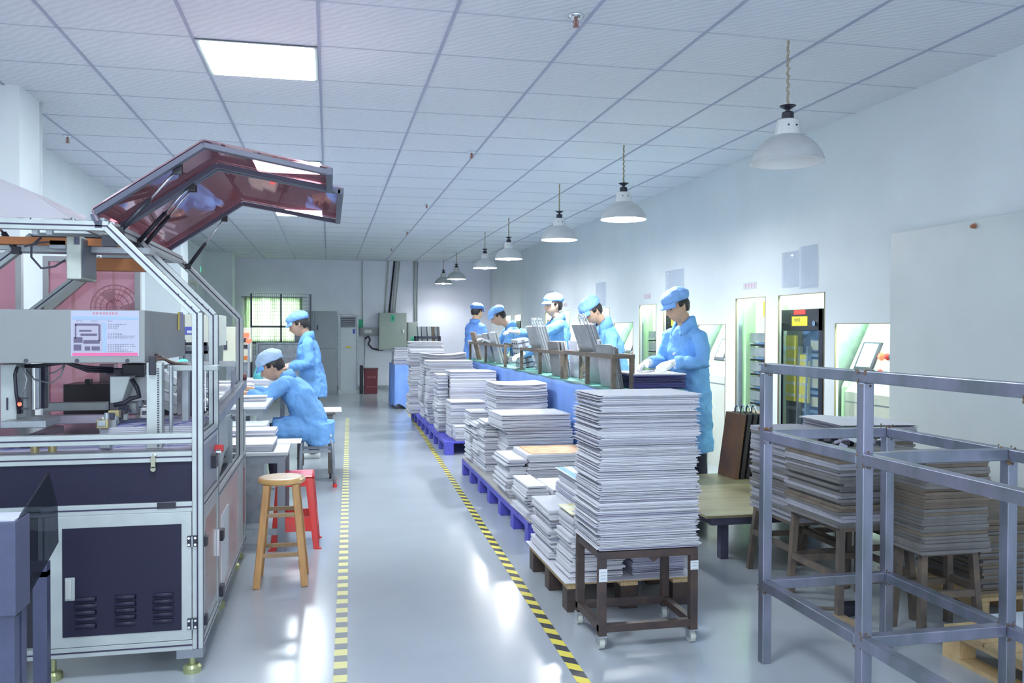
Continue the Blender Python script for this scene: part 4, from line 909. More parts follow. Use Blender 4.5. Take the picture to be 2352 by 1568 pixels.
def red_stool():
    cx, cy, h = -.205, 5.66, .46
    t = thing('plastic_stool', (cx, cy, 0), 'red plastic stool tucked behind the wooden stool', 'stool')
    W, w = .15, .115
    MB().box(cx-w, cx+w, cy-w, cy+w, h-.02, h).build('seat', RED, t, bevel=.012)
    for sx, sy in ((-1, -1), (1, -1), (1, 1), (-1, 1)):
        # L shaped tapering leg
        mb = MB()
        for (ax1, ay1) in ((.05, .006), (.006, .05)):
            p = []
            for z, ww, f in ((0, W, .75), (h-.02, w, 1.1)):
                X0, Y0_ = cx+sx*ww, cy+sy*ww; X1, Y1_ = X0-sx*ax1*f, Y0_-sy*ay1*f
                p += [(X0, Y0_, z), (X1, Y0_, z), (X1, Y1_, z), (X0, Y1_, z)]
            mb.hexa(p)
        mb.box(cx+sx*W-.03 if sx > 0 else cx+sx*W-.012, cx+sx*W+.012 if sx > 0 else cx+sx*W+.03, cy+sy*W-.012, cy+sy*W+.012, 0, .008)
        mb.build('leg', RED, t)
    for k in range(4):
        f = .34; ww = W+(w-W)*f-.004
        for z0, z1 in ((.11, .20), (h-.07, h-.02)):
            mb = MB()
            wa = W+(w-W)*z0/h-.003; wb = W+(w-W)*z1/h-.003
            s = [(-wa, -wa, z0), (wa, -wa, z0), (wa, -wa+.005, z0), (-wa, -wa+.005, z0), (-wb, -wb, z1), (wb, -wb, z1), (wb, -wb+.005, z1), (-wb, -wb+.005, z1)]
            R = Matrix.Rotation(k*PI/2, 3, 'Z'); mb.hexa([R @ Vector(q)+Vector((cx, cy, 0)) for q in s])
            mb.build('side_apron', RED, t)
red_stool()
# tube stool of the seated woman
SWX, SWY = -.10, 7.80
t = thing('tube_stool', (SWX, SWY, 0), 'white topped stool on grey tube legs under the seated woman', 'stool')
MB().box(SWX-.16, SWX+.13, SWY-.15, SWY+.15, .435, .46).build('seat', mat('seat_white', (.62, .66, .62), .5), t, bevel=.01)
for sx, sy in ((-1, -1), (1, -1), (1, 1), (-1, 1)):
    l = MB().tube([(SWX+sx*.10, SWY+sy*.10, .43), (SWX+sx*.13, SWY+sy*.13, .38), (SWX+sx*.155, SWY+sy*.16, .0)], .014, 10).build('leg', GREYMET, t, smooth=True)
    MB().cyl((SWX+sx*.155, SWY+sy*.16, 0), (SWX+sx*.153, SWY+sy*.158, .03), .018, 10).build('leg_cap', RED, l)
MB().box(SWX-.13, SWX+.13, SWY-.13, SWY-.115, .30, .325).build('side_bar', GREYMET, t); MB().box(SWX-.13, SWX+.13, SWY+.115, SWY+.13, .30, .325).build('side_bar', GREYMET, t)
# trolley table with white paper beside aisle
tt = table('trolley_table', -.30, .06, 8.05, 8.65, .615, 'small worn brown trolley table with white paper at the aisle edge', 'trolley table', RUSTY, mat('old_wood', (.20, .17, .15), .7, var=.2), w=.045, casters=True)
o = MB().box(-.32, .12, 8.08, 8.55, .6155, .62).build('paper_sheet', PAPER); tag(o, 'white paper with dark lines spread on the small trolley table', 'paper')
MB().box(-.22, -.21, 8.08, 8.54, .62, .6205).box(-.08, -.07, 8.08, 8.54, .62, .6205).box(.02, .05, 8.3, 8.31, .62, .6205).build('drawn_line', INK, o)
# long packing bench behind the seated woman and its white heaps
lb = table('packing_bench', -1.55, -.46, 6.66, 9.98, .80, 'long white work table behind the machine where the two women work', 'work table', LABELW, GREYMET, w=.05)
MB().box(-1.5, -.50, 6.70, 9.9, .30, .32).build('lower_shelf', GREYMET, lb)
t = thing('machine_head', (-.55, 6.5, 0), 'white metal case with a round black opening beside the seated woman', 'machine case')
a = ay(560, 945, 6.3); b = ay(612, 975, 6.3)
MB().box(a.x-.3, b.x, 6.3, 6.62, .60, .70).build('body', mat('case_white', (.60, .63, .66), .35), t, bevel=.005)
MB().box(a.x-.28, b.x-.02, 6.33, 6.6, 0, .60).build('pedestal', GREYMET, t)
c_ = ay(573, 957, 6.3); MB().cyl((c_.x, 6.29, .655), (c_.x, 6.30, .655), .035, 24).build('opening', BLACK, t)
rn = random.Random(8)
for k in range(14):
    x = -1.35+rn.random()*.65; y = 6.80+k*.20; h = rn.uniform(.03, .09)
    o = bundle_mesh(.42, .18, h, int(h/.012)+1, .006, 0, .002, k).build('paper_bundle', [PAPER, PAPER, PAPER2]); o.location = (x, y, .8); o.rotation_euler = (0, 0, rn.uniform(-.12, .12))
    tag(o, rank(k, 14).replace('highest', 'nearest').replace('topmost', 'nearest').replace('lowest', 'farthest')+' white paper bundle lying on the long work table of the two women', 'paper bundle', 'paper on the long work table')
# beige control cabinets at the far end of the bench
for (u0, v0, u1, v1, Y, D, lab, cols) in [(512, 750, 541, 832, 9.9, .45, 'tall beige control cabinet behind the rear machine post', 0), (541, 752, 576, 832, 9.95, .2, 'beige control cabinet with red displays and knobs', 1), (402, 722, 500, 795, 7.2, .6, 'cream machine hood with a yellow and blue label behind the posts', 2)]:
    a = ay(u0, v0, Y); b = ay(u1, v1, Y); t = thing('control_cabinet', ((a.x+b.x)/2, Y, 0), lab, 'control cabinet')
    MB().box(a.x, b.x, Y, Y+D, b.z, a.z).build('body', BEIGE if cols < 2 else CREAM, t, bevel=.006)
    if cols < 2: MB().box(a.x+.02, b.x-.02, Y+.12, Y+D-.02, 0, b.z).build('pedestal', GREYMET, t)
    else: MB().box(a.x+.02, a.x+.1, Y+.05, Y+.15, .8, b.z).box(b.x-.1, b.x-.02, Y+.05, Y+.15, .8, b.z).build('pedestal', GREYMET, t)
    if cols == 1:
        for q, (uu, vv, m_) in enumerate([(566, 769, REDGLOW), (566, 781, BLACK), (566, 796, BLACK), (548, 775, BLACK), (548, 796, BLACK), (566, 822, mat('orange_knob', (.75, .22, .05), .4)), (546, 817, LABELR)]):
            c = ay(uu, vv, Y); s = .028; MB().box(c.x-s, c.x+s, Y-.01, Y, c.z-.022, c.z+.022).build('display' if q < 1 else 'switch', m_, t, bevel=.003)
    if cols == 0:
        c = ay(518, 793, Y); MB().box(c.x-.02, c.x+.02, Y-.01, Y, c.z-.05, c.z+.05).build('switch', INK, t)
    if cols == 2:
        c = ay(408, 750, Y); d = ay(445, 768, Y); l_ = MB().box(c.x, d.x, Y-.004, Y, d.z, c.z).build('label_plate', LABELB, t); MB().box(c.x, c.x+.03, Y-.006, Y-.004, d.z, c.z).build('label_stripe', LABELY, l_)
        MB().box(c.x+.07, d.x, Y-.006, Y-.004, d.z+.01, c.z-.03).build('label_text', LABELW, l_)
# black camera arm bracket with green glow
t = thing('inspection_arm', (-1.0, 6.8, .8), 'black bracket arm with a small green glowing head above the machine deck', 'machine arm')
Y = 6.75; mb = MB(); 
for (u0, v0, u1, v1) in ((418, 780, 424, 812), (418, 786, 475, 793), (462, 786, 475, 812), (418, 806, 475, 812)):
    a = ay(u0, v0, Y); b = ay(u1, v1, Y); mb.box(a.x, b.x, Y, Y+.06, b.z, a.z)
mb.build('bracket', BLACK, t); a = ay(420, 835, Y); b = ay(423, 812, Y); MB().box(a.x, b.x, Y, Y+.05, .80, b.z).build('stem', DARK, t)
c = ay(421, 830, Y-.02); MB().ell(c, (.035, .03, .02), 12, 8).build('green_head', GRNGLOW, t, smooth=True)
# round industrial fan behind the pink window
t = thing('standing_fan', (-1.93, 8.6, 0), 'round fan seen through the pink window of the machine', 'fan')
c = Vector((ay(264, 706, 8.6).x, 8.6, ay(264, 706, 8.6).z)); R = .21
DG = mat('fan_dark', (.20, .12, .12), .5)
mb = MB()
for r in (R, R*.82, R*.6, R*.35): mb.tube([c+Vector((r*math.cos(a*PI/14), 0, r*math.sin(a*PI/14))) for a in range(29)], .006, 6)
for k in range(24): a = k*PI/12; mb.bar(c, c+Vector((R*math.cos(a), 0, R*math.sin(a))), .004)
mb.build('grille', DG, t); mb = MB()
for k in range(3):
    a = k*2*PI/3; mb.prism([(c.x+.03*math.cos(a), c.z+.03*math.sin(a)), (c.x+R*.8*math.cos(a-.5), c.z+R*.8*math.sin(a-.5)), (c.x+R*.85*math.cos(a+.3), c.z+R*.85*math.sin(a+.3))], 8.61, 8.62)
mb.build('blade', DG, t); MB().cyl((c.x, 8.62, 0), (c.x, 8.62, c.z-R), .02, 10).cyl((c.x, 8.62, 0), (c.x, 8.62, .03), .2, 20).build('stand', DG, t)
# small things near the rear of the table
for (u, v, r, m_, lab, nm) in [(571, 782, .03, REDGLOW, 'small red lamp beside the control cabinet', 'warning_lamp')]:
    c = ay(u, v, 9.8); t = thing(nm, (c.x, 9.8, .8), lab, 'lamp'); MB().ell(c, (r, r, r), 12, 8).build('bulb', m_, t, smooth=True); MB().cyl((c.x, 9.8, .80), (c.x, 9.8, c.z-r), .012, 8).build('stem', CHROME, t)
t = thing('glue_bottle', (-.72, 9.3, .8), 'teal bottle clamp standing on the work table beside the cabinet', 'bottle')
MB().lathe([(.001, .8), (.05, .8), (.05, .9), (.03, .95), (.02, 1.0), (.001, 1.0)], (-.72, 9.3, 0), 16).build('body', mat('teal', (.08, .36, .38), .4), t, smooth=False)
MB().cyl((-.66, 9.3, .8), (-.66, 9.3, 1.10), .012, 8).cyl((-.60, 9.3, .8), (-.60, 9.3, 1.05), .02, 8).build('rod', LABELW, t)
# ================================================================== the central work bench
BX0, BX1, BY0, BY1, BH = 2.05, 2.64, 6.02, 13.2, .93
wb = thing('work_bench', (2.35, 9.6, 0), 'long work bench with green top behind the blue drape', 'work bench')
BX2 = 2.46
MB().box(BX0, BX1, BY0, 7.3, BH-.03, BH).box(BX0, BX2, 7.3, BY1, BH-.03, BH).build('bench_top', mat('bench_edge', (.16, .20, .24), .5), wb)
MB().box(BX0+.01, BX1-.01, BY0+.01, 7.29, BH, BH+.006).box(BX0+.01, BX2-.01, 7.29, BY1-.01, BH, BH+.006).build('top_mat', GREENMAT, wb)
for x in (BX0+.05, BX2-.09):
    for y in (BY0+.05, 8.4, 10.8, BY1-.09): MB().box(x, x+.04, y, y+.04, 0, BH-.03).build('leg', DARK, wb)
MB().box(BX0+.05, BX2-.05, BY0+.05, BY1-.05, .25, .27).build('lower_shelf', GREYMET, wb)
# drape
v = []; path = []
N = 150
for i in range(N+1): y = BY1-(BY1-BY0)*i/N; path.append((BX0, y, -1, 0))
for i in range(1, 15): path.append((BX0+(BX1-BX0)*i/14, BY0, 0, -1))
M = 12
for i, (x, y, nx, ny) in enumerate(path):
    for j in range(M+1):
        t = j/M; a = (.006+.035*t)*(.5+.5*math.sin(i*.55+1.3*noise.noise(Vector((i*.13, 0, 0)))*3)) + .014 + .02*t*noise.noise(Vector((i*.11, t*2, 5)))
        z = BH+.004-(BH-.33-.03*math.sin(i*.13))*t
        v.append((x+nx*a, y+ny*a, z-(.012*abs(math.sin(i*.21)) if j == 0 else 0)))
fs = [(i*(M+1)+j, i*(M+1)+j+1, (i+1)*(M+1)+j+1, (i+1)*(M+1)+j) for i in range(len(path)-1) for j in range(M)]
c = MB().add(v, fs).build('blue_drape', BLUEC, smooth=True); s = c.modifiers.new('s', 'SOLIDIFY'); s.thickness = .003; s.offset = 1
tag(c, 'bright blue cloth drape hanging along the front of the work bench', 'drape')
# racks on the bench
def rack(y0, y1, x0, x1, h, lab):
    t = thing('plate_rack', ((x0+x1)/2, (y0+y1)/2, BH), lab, 'rack'); z0 = BH+.006
    for x in (x0, x1):
        for y in (y0, (y0+y1)/2, y1): MB().bar((x, y, z0), (x, y, z0+h), .032).build('post', RUSTY, t)
        MB().bar((x, y0-.019, z0+h), (x, y1+.019, z0+h), .036, .034).build('rail', RUSTY, t)
    for y in (y0, y1): MB().bar((x0+.017, y, z0+h), (x1-.017, y, z0+h), .028, .028).build('cross_bar', RUSTY, t)
rack(6.12, 7.45, 2.09, 2.235, .245, 'nearest brown iron rack on the work bench holding steel plates')
rack(7.55, 9.25, 2.09, 2.30, .235, 'middle brown iron rack on the work bench holding steel plates')
rack(10.1, 12.7, 2.08, 2.32, .25, 'farthest dark brown iron rack on the work bench')
PL = {'steel': STEELP, 'white': mat('plate_white', (.66, .66, .74), .5), 'dark': mat('plate_dark', (.22, .21, .22), .45, .3), 'light': mat('plate_light', (.50, .52, .54), .4, .3), 'rust': mat('plate_rust', (.28, .20, .14), .6)}
def plate(x, y, w, h, th, tilt, m, lab, ring=False, slots=False, grp=None):
    """plate standing on the bench, parallel to the aisle, leaning towards it; x,y = foot of near lower corner"""
    z0 = BH+.008; t = thing('steel_plate', (x, y, z0), lab, 'steel plate', grp)
    R = Matrix.Rotation(-tilt, 3, 'Y')
    def T(p): return R @ Vector(p)+Vector((x, y, z0))
    mb = MB().hexa([T(p) for p in ((0, 0, 0), (th, 0, 0), (th, w, 0), (0, w, 0), (0, 0, h), (th, 0, h), (th, w, h), (0, w, h))]); b = mb.build('plate_body', PL[m], t, bevel=.002)
    mb = MB().hexa([T(p) for p in ((th*.35, -.0015, .01), (th*.65, -.0015, .01), (th*.65, 0, .01), (th*.35, 0, .01), (th*.35, -.0015, h-.01), (th*.65, -.0015, h-.01), (th*.65, 0, h-.01), (th*.35, 0, h-.01))]); mb.build('edge_groove', PL['dark'], b)
    if ring:
        c = T((th/2, .10, h+.0)); pts = [c+R @ Vector((0, .052*math.cos(a), .0+.085*math.sin(a)**.8)) for a in [PI*i/12 for i in range(13)]]
        MB().tube(pts, .0085, 8).build('ring_handle', CHROME, t, smooth=True)
    if slots:
        mb = MB()
        for k in range(5):
            for q in range(3): zz = h*(.12+k*.18); yy = w*(.08+q*.31); mb.hexa([T(p) for p in ((-.002, yy, zz), (0, yy, zz), (0, yy+w*.2, zz), (-.002, yy+w*.2, zz), (-.002, yy, zz+.016), (0, yy, zz+.016), (0, yy+w*.2, zz+.016), (-.002, yy+w*.2, zz+.016))])
            zz = h*(.12+k*.18); mb.hexa([T(p) for p in ((.002, -.002, zz), (th-.002, -.002, zz), (th-.002, 0, zz), (.002, 0, zz), (.002, -.002, zz+.016), (th-.002, -.002, zz+.016), (th-.002, 0, zz+.016), (.002, 0, zz+.016))])
        mb.build('slot_rows', INK, b)
    return t
tl = math.radians(19)
g1 = 'tall steel plates leaning in the nearest rack'
for k in range(3): plate(2.215+k*.040, 6.72+.03*k, .40, .515, .028, tl, ('steel', 'light', 'steel')[k], ('tall thick steel plate with ring on the aisle side of the nearest rack', 'tall pale steel plate in the middle of the leaning three', 'tall steel plate without ring, right one of the leaning three')[k], ring=k < 2, grp=g1)
plate(2.175, 6.55, .05, .37, .02, math.radians(10), 'white', 'narrow white slotted strip leaning in the nearest rack', slots=True)
for k in range(4): plate(2.125+k*.019, 6.145+.012*k, .38-.02*k, .335-.008*k, .013, math.radians(9), ('steel', 'light', 'dark', 'dark')[k], ('leftmost', 'second', 'third', 'rightmost')[k]+' low grey plate leaning at the near end of the nearest rack', grp='low grey plates at the near end of the rack')
for k in range(3): plate(2.15+k*.035, 7.80, .36, .335, .022, math.radians(8), ('dark', 'steel', 'white')[k], ('dark steel plate standing in the middle rack', 'grey steel plate standing in the middle rack', 'white plate standing right in the middle rack')[k])
plate(2.27, 7.60, .30, .34, .016, math.radians(5), 'white', 'white low plate at the near end of the middle rack')
for k in range(4): plate(2.22+k*.036, 8.55+.03*k, .45, .50, .03, math.radians(17), ('steel', 'light', 'light', 'steel')[k], ('leftmost', 'second', 'third', 'rightmost')[k]+' tall steel plate with ring leaning in the middle rack', ring=True, grp='tall ringed plates in the middle rack')
plate(2.22, 9.75, .38, .33, .13, math.radians(12), 'light', 'pale plate block with rows of dark slots standing on the bench', slots=True)
for y, m, h, k, lab in ((10.9, 'light', .42, .05, 'tall pale plate leaning in the farthest rack behind the slotted block'), (11.45, 'steel', .40, .03, 'grey steel plate in the middle of the farthest rack'), (11.9, 'light', .38, .03, 'pale steel plate behind the grey one in the farthest rack'), (12.42, 'rust', .42, .025, 'rusty brown plate leaning at the far end of the farthest rack'), (12.85, 'white', .28, .02, 'small white plate at the far end of the farthest rack'), (12.83, 'dark', .26, .02, 'small dark plate at the far end of the farthest rack')):
    plate(2.20 if m != 'dark' else 2.235, y, .38, h, k, math.radians(15), m, lab)
# block of dark covered sheets and things on the bench
o = bundle_mesh(.42, .48, .105, 9, .002).build('sheet_block', [mat('night_blue', (.05, .05, .20), .35), mat('night_blue2', (.03, .03, .10), .4), mat('night_blue3', (.10, .09, .25), .4)]); o.location = (2.45, 6.33, BH+.006)
tag(o, 'thick dark blue printed sheet block in front of the near worker', 'sheet block')
o = MB().box(-.21, .21, -.24, .24, 0, .012).build('paper_sheet', PAPER); o.location = (2.45, 6.33, BH+.1115); tag(o, 'white top sheet on the dark blue block under the near worker gloves', 'paper')
rn = random.Random(17)
for k, (x, y, m_, s, lab) in enumerate([(2.47, 7.0, PAPER, .16, 'white crumpled paper pile on the bench between the racks'), (2.37, 7.50, PAPER2, .12, 'white pile of cut sheets on the bench beside the second worker'), (2.37, 8.3, PAPER, .12, 'white sheets on the bench in front of the second worker'), (2.37, 9.45, PAPER, .12, 'white sheets on the bench in front of the third worker'), (2.37, 10.0, PAPER2, .10, 'low sheets on the bench past the third worker'), (2.39, 11.2, PAPER, .10, 'white sheets on the bench in front of the fourth worker')]):
    o = bundle_mesh(s*1.3, s, .05+.02*(k % 3), 8, .008, 0, .01, k).build('paper_bundle', [m_, PAPER, mat('pastel_violet', (.50, .42, .62), .6)]); o.location = (x, y, BH+.006); o.rotation_euler = (0, 0, rn.uniform(-.4, .4)); tag(o, lab, 'paper bundle')
for k, (x, y, lab) in enumerate([(2.40, 6.95, 'pair of white cloth gloves lying beside the second rack end'), (2.13, 9.40, 'white cloth glove lying on the bench edge left of the middle rack')]):
    mb = MB(); mb.ell((0, 0, .015), (.05, .035, .018), 12, 8)
    for q in range(4): mb.tube([(.04, -.025+.017*q, .015), (.075, -.028+.019*q, .016), (.10, -.03+.02*q, .010)], .009, 8)
    mb.tube([(.0, .03, .012), (.03, .055, .012), (.05, .06, .010)], .010, 8)
    o = mb.build('cloth_glove', GLOVEM, smooth=True); o.location = (x, y, BH+.009); o.rotation_euler = (0, 0, 2.4+k); tag(o, lab, 'glove')
# ================================================================== pallets and paper piles
def pallet(name, x0, x1, y0, y1, h, m, foot, lab, nfy, fm_=None, deck=.03):
    t = thing(name, ((x0+x1)/2, (y0+y1)/2, 0), lab, 'pallet')
    mb = MB(); n = 9
    for k in range(n): ya = y0+(y1-y0)*k/n; mb.box(x0, x1, ya+.006, ya+(y1-y0)/n-.006, h-deck*.6, h)
    mb.build('deck_board', m, t)
    for x in (x0, (x0+x1)/2-foot/2, x1-foot):
        MB().box(x, x+foot, y0, y1, h-deck*1.2, h-deck*.6).build('stringer', m, t)
        for k in range(nfy):
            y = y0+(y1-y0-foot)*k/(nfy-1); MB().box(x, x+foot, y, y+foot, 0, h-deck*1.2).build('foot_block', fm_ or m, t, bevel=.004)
PX = 1.25
pallet('plastic_pallet', PX, PX+.75, 9.35, 13.3, .145, BLUEPL, .10, 'far blue plastic pallet under the white paper piles', 9)
pallet('plastic_pallet', PX, PX+.75, 5.33, 8.12, .145, BLUEPL, .10, 'near blue plastic pallet with a wooden top under ragged paper piles', 7)
o = MB().box(PX+.005, PX+.75, 5.31, 8.14, .1455, .160).build('wooden_deck_sheet', mat('grey_wood', (.38, .35, .33), .6, vscale=10, col2=(.46, .44, .44))); tag(o, 'thin wooden sheet lying on top of the near blue pallet', 'board')
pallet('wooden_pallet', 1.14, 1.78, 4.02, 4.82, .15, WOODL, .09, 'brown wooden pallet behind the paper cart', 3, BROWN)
o = MB().box(1.12, 1.80, 3.99, 4.84, .1505, .154).build('paper_sheet', PAPER); tag(o, 'large white sheet covering the wooden pallet behind the cart', 'paper')
# far pallet piles
Z = .1455
def P3(x0, w, y0, d): return x0+w/2, y0+d/2
def mk(x0, w, y0, d, z, zt, nb, lab, leaf=.010, **k):
    x, y = P3(x0, w, y0, d); h = (zt-z)/nb
    hs = [h*RB.uniform(.8, 1.2) for _ in range(nb)]; s = sum(hs); hs = [q*(zt-z)/s for q in hs]
    return pile(x, y, z, w, d, hs, lab, leaf=leaf, **k)
mk(1.17, .50, 12.6, .45, Z, 1.20, 8, 'white paper bundle in the tallest pile at the far end of the pallets', jit=.008, off=.02)
mk(1.26, .62, 11.75, .45, Z, 1.03, 7, 'white paper bundle in the second pile from the far end, with curled top', jit=.008, off=.02, curl=.03)
mk(1.28, .60, 11.15, .40, Z, .97, 7, 'white paper bundle in the third pile from the far end', jit=.008, off=.02)
mk(1.28, .13, 10.25, .42, Z, .84, 10, 'narrow white paper bundle beside the smooth white pile', jit=.010, off=.014)
mk(1.42, .56, 10.15, .46, Z, .88, 7, 'smooth white paper bundle in the middle pile of the far pallet', jit=.003, off=.006, leaf=.008)
mk(1.36, .40, 9.62, .44, Z, .56, 4, 'smooth white paper bundle, low pile at the near end of the far pallet', jit=.003, off=.006, leaf=.008)
mk(1.37, .24, 9.38, .22, Z, .31, 2, 'small white paper bundle at the front corner of the far pallet', jit=.003, off=.004)
# near blue pallet piles
Z = .1605
mk(1.27, .18, 7.78, .34, Z, .62, 9, 'narrow leaning paper bundle at the far end of the near pallet', jit=.008, off=.014, ragged=.01)
mk(1.275, .18, 7.38, .34, Z, .55, 9, 'ragged narrow paper bundle left of the tall pile on the near pallet', jit=.010, off=.016, ragged=.012)
mk(1.48, .48, 7.55, .50, Z, .885, 8, 'white paper bundle in the tall pile at the far end of the near pallet', jit=.005, off=.016, curl=.012)
mk(1.29, .16, 7.10, .36, Z, .60, 9, 'ragged small paper bundle before the tall pile on the near pallet', jit=.010, off=.014, ragged=.012)
mk(1.40, .55, 6.72, .50, Z, .575, 6, 'pale grey paper bundle in the wide pile in the middle of the near pallet', jit=.006, off=.015, ragged=.006)
mk(1.34, .58, 6.70, .46, .5765, .70, 2, 'tilted paper bundle topping the wide pile on the near pallet', jit=.004, off=.006, rz=.05)
mk(1.265, .15, 6.05, .48, Z, .44, 9, 'narrow ragged paper bundle at the aisle edge of the near pallet', jit=.010, off=.016, ragged=.012)
mk(1.41, .54, 6.02, .46, Z, .475, 6, 'paper bundle in the pile with the red printed cover', jit=.006, off=.014, ragged=.008)
o = MB().box(-.25, .25, -.21, .21, 0, .004).build('printed_cover', mat('red_print_cover', (.62, .20, .12), .5, vscale=9, stretch=(1, 2, 1), col2=(.75, .55, .25))); o.location = (1.69, 6.25, .4775); tag(o, 'red and orange printed cover lying on a white paper pile', 'printed cover')
mk(1.265, .15, 5.42, .44, Z, .36, 7, 'crumpled narrow paper bundle at the near end of the blue pallet', jit=.012, off=.016, ragged=.014)
mk(1.43, .50, 5.38, .46, Z, .34, 4, 'paper bundle hidden at the near end of the blue pallet', jit=.008, off=.012)
# wooden pallet piles
Z = .1545
mk(1.15, .14, 4.40, .42, Z, .42, 7, 'leaning white paper bundle on the wooden pallet at the aisle side', jit=.010, off=.014, ragged=.012)
zt, _ = mk(1.30, .42, 4.36, .46, Z, .575, 7, 'white paper bundle in the pile with the blue printed cover', jit=.006, off=.012, ragged=.006)
o = MB().box(-.22, .22, -.24, .24, 0, .004); o.mi(1)
for k in range(5): o.box(-.21+k*.085, -.17+k*.085, -.23, .23, .004, .005)
o = o.build('printed_cover', [mat('cover_white', (.68, .74, .80), .5), mat('cover_blue', (.16, .42, .72), .5)]); o.location = (1.51, 4.59, zt+.001); tag(o, 'white cover with blue stripes on the paper pile behind the cart', 'printed cover')
zt, _ = mk(1.17, .28, 4.05, .27, Z, .465, 6, 'white paper bundle in the small pile with the yellow printed cover', jit=.008, off=.012, ragged=.008)
o = MB().box(-.14, .14, -.13, .13, 0, .004).build('printed_cover', mat('yellow_cover', (.60, .52, .22), .5, vscale=14, col2=(.78, .80, .70))); o.location = (1.31, 4.185, zt+.001); tag(o, 'yellow and white printed cover peeking out behind the cart stack', 'printed cover')
mk(1.48, .28, 4.04, .28, Z, .335, 3, 'lilac grey paper bundle seen between the cart legs', jit=.002, off=.004, leaf=.008, mats=[PAPER3, PAPER2, PAPER3])
# ------------------------------------------------------------------ cart with the tall stack
CX0, CX1, CY0, CY1, CH = 1.135, 1.590, 3.50, 3.86, .425
t = thing('steel_cart', ((CX0+CX1)/2, (CY0+CY1)/2, 0), 'brown iron cart on four small casters carrying the tall white stack', 'cart')
w = .035
for x in (CX0+w/2, CX1-w/2):
    for y in (CY0+w/2, CY1-w/2):
        l = MB().bar((x, y, .065), (x, y, CH-.03), w).build('leg', BROWN, t, bevel=.002)
        if y < CY0+.1:
            s = MB().box(x-w/2-.001, x+w/2+.001, y-w/2-.0015, y-w/2, .30 if x < 1.3 else .33, .355 if x < 1.3 else .37).build('paper_label', LABELW, l)
            mb = MB()
            for q in range(3): mb.box(x-.012, x+.012, y-w/2-.0025, y-w/2-.0015, .312+q*.014+(.02 if x > 1.3 else 0), .314+q*.014+(.02 if x > 1.3 else 0))
            mb.build('label_lines', GREYMET, s)
        cz = MB().box(x-.02, x+.02, y-.02, y+.02, .058, .065).box(x-.018, x-.014, y-.012, y+.03, .025, .058).box(x+.014, x+.018, y-.012, y+.03, .025, .058).build('caster_fork', GREYMET, l)
        MB().cyl((x-.012, y+.018, .030), (x+.012, y+.018, .030), .030, 24).build('caster_wheel', mat('wheel_grey', (.50, .51, .48), .5), l, smooth=False)
for z in (CH-.015, .095):
    for y in (CY0+w/2, CY1-w/2): MB().bar((CX0, y, z), (CX1, y, z), w*.9, w*.95).build('frame_rail', BROWN, t, bevel=.002)
    for x in (CX0+w/2, CX1-w/2): MB().bar((x, CY0+w, z), (x, CY1-w, z), w*.9, w*.95).build('frame_rail', BROWN, t, bevel=.002)
MB().box(CX0+.02, CX1-.02, CY0+.02, CY1-.02, CH-.01, CH+.003).build('top_plate', BROWN, t)
MB().prism([(1.36, CH-.03), (1.42, CH-.03), (1.385, CH-.055)], CY0+.01, CY0+.014).build('weld_tab', BROWN, t)
hs = [.052, .038, .055, .046, .05, .062, .048, .055, .05, .058, .05, .052, .04, .044, .045, .038]; s = sum(hs); hs = [h*(1.098-CH-.004)/s for h in hs]
zz = CH+.0035; labc = 'bundle of folded white sheets in the tall stack on the brown cart'
for k, h in enumerate(hs):
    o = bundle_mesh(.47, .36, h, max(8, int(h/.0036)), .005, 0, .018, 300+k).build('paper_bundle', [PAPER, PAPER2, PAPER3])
    o.location = (1.362+RB.uniform(-.006, .006)+(.006 if k > 13 else 0), 3.68+RB.uniform(-.006, .006), zz); o.rotation_euler = (0, 0, RB.uniform(-.012, .012)); zz += h+.0003; tag(o, rank(len(hs)-1-k, len(hs))+' '+labc, 'paper bundle', 'bundles of the tall stack on the brown cart')
# ------------------------------------------------------------------ far blue covered stack and rack behind
t = thing('draped_table', (1.45, 15.6, 0), 'table under a bright blue cover at the far end of the aisle', 'draped table')
x0, x1, y0, y1, h = 1.13, 1.75, 14.95, 16.3, .76
MB().box(x0+.02, x1-.02, y0+.02, y1-.02, h-.03, h).build('table_top', GREYMET, t)
for x in (x0+.05, x1-.09):
    for y in (y0+.05, y1-.09): MB().box(x, x+.04, y, y+.04, 0, h-.03).build('leg', DARK, t)
loop = []
for i in range(20): loop.append((x0+(x1-x0)*i/20, y0))
for i in range(30): loop.append((x1, y0+(y1-y0)*i/30))
for i in range(20): loop.append((x1-(x1-x0)*i/20, y1))
for i in range(30): loop.append((x0, y1-(y1-y0)*i/30))
rings = []
for j in range(8):
    tt_ = j/7; r = []
    for i, (x, y) in enumerate(loop):
        a = .012+.035*tt_*(.5+.5*math.sin(i*.9)); cx, cy = (x0+x1)/2, (y0+y1)/2; dx, dy = x-cx, y-cy; L = math.hypot(dx, dy)
        r.append(Vector((x+dx/L*a, y+dy/L*a, h+.005-(h-.05-.04*math.sin(i*.7))*tt_)))
    rings.append(r)
MB().loft(rings, caps=False).box(x0, x1, y0, y1, h+.001, h+.006).build('blue_cover', BLUEC, t, smooth=False)
mk(1.12, .45, 15.05, .5, .768, 1.06, 4, 'grey white paper bundle on the far blue covered table', jit=.006, off=.01, mats=[PAPER2, PAPER3, PAPER])
t = thing('far_rack', (2.2, 16.5, 0), 'dark rack with leaning plates seen above the far paper piles', 'rack')
a = ay(958, 772, 16.45); b = ay(1010, 785, 16.45)
for x in (a.x, b.x):
    for y in (16.45, 16.85): MB().box(x-.02, x+.02, y-.02, y+.02, 0, a.z).build('post', DARK, t)
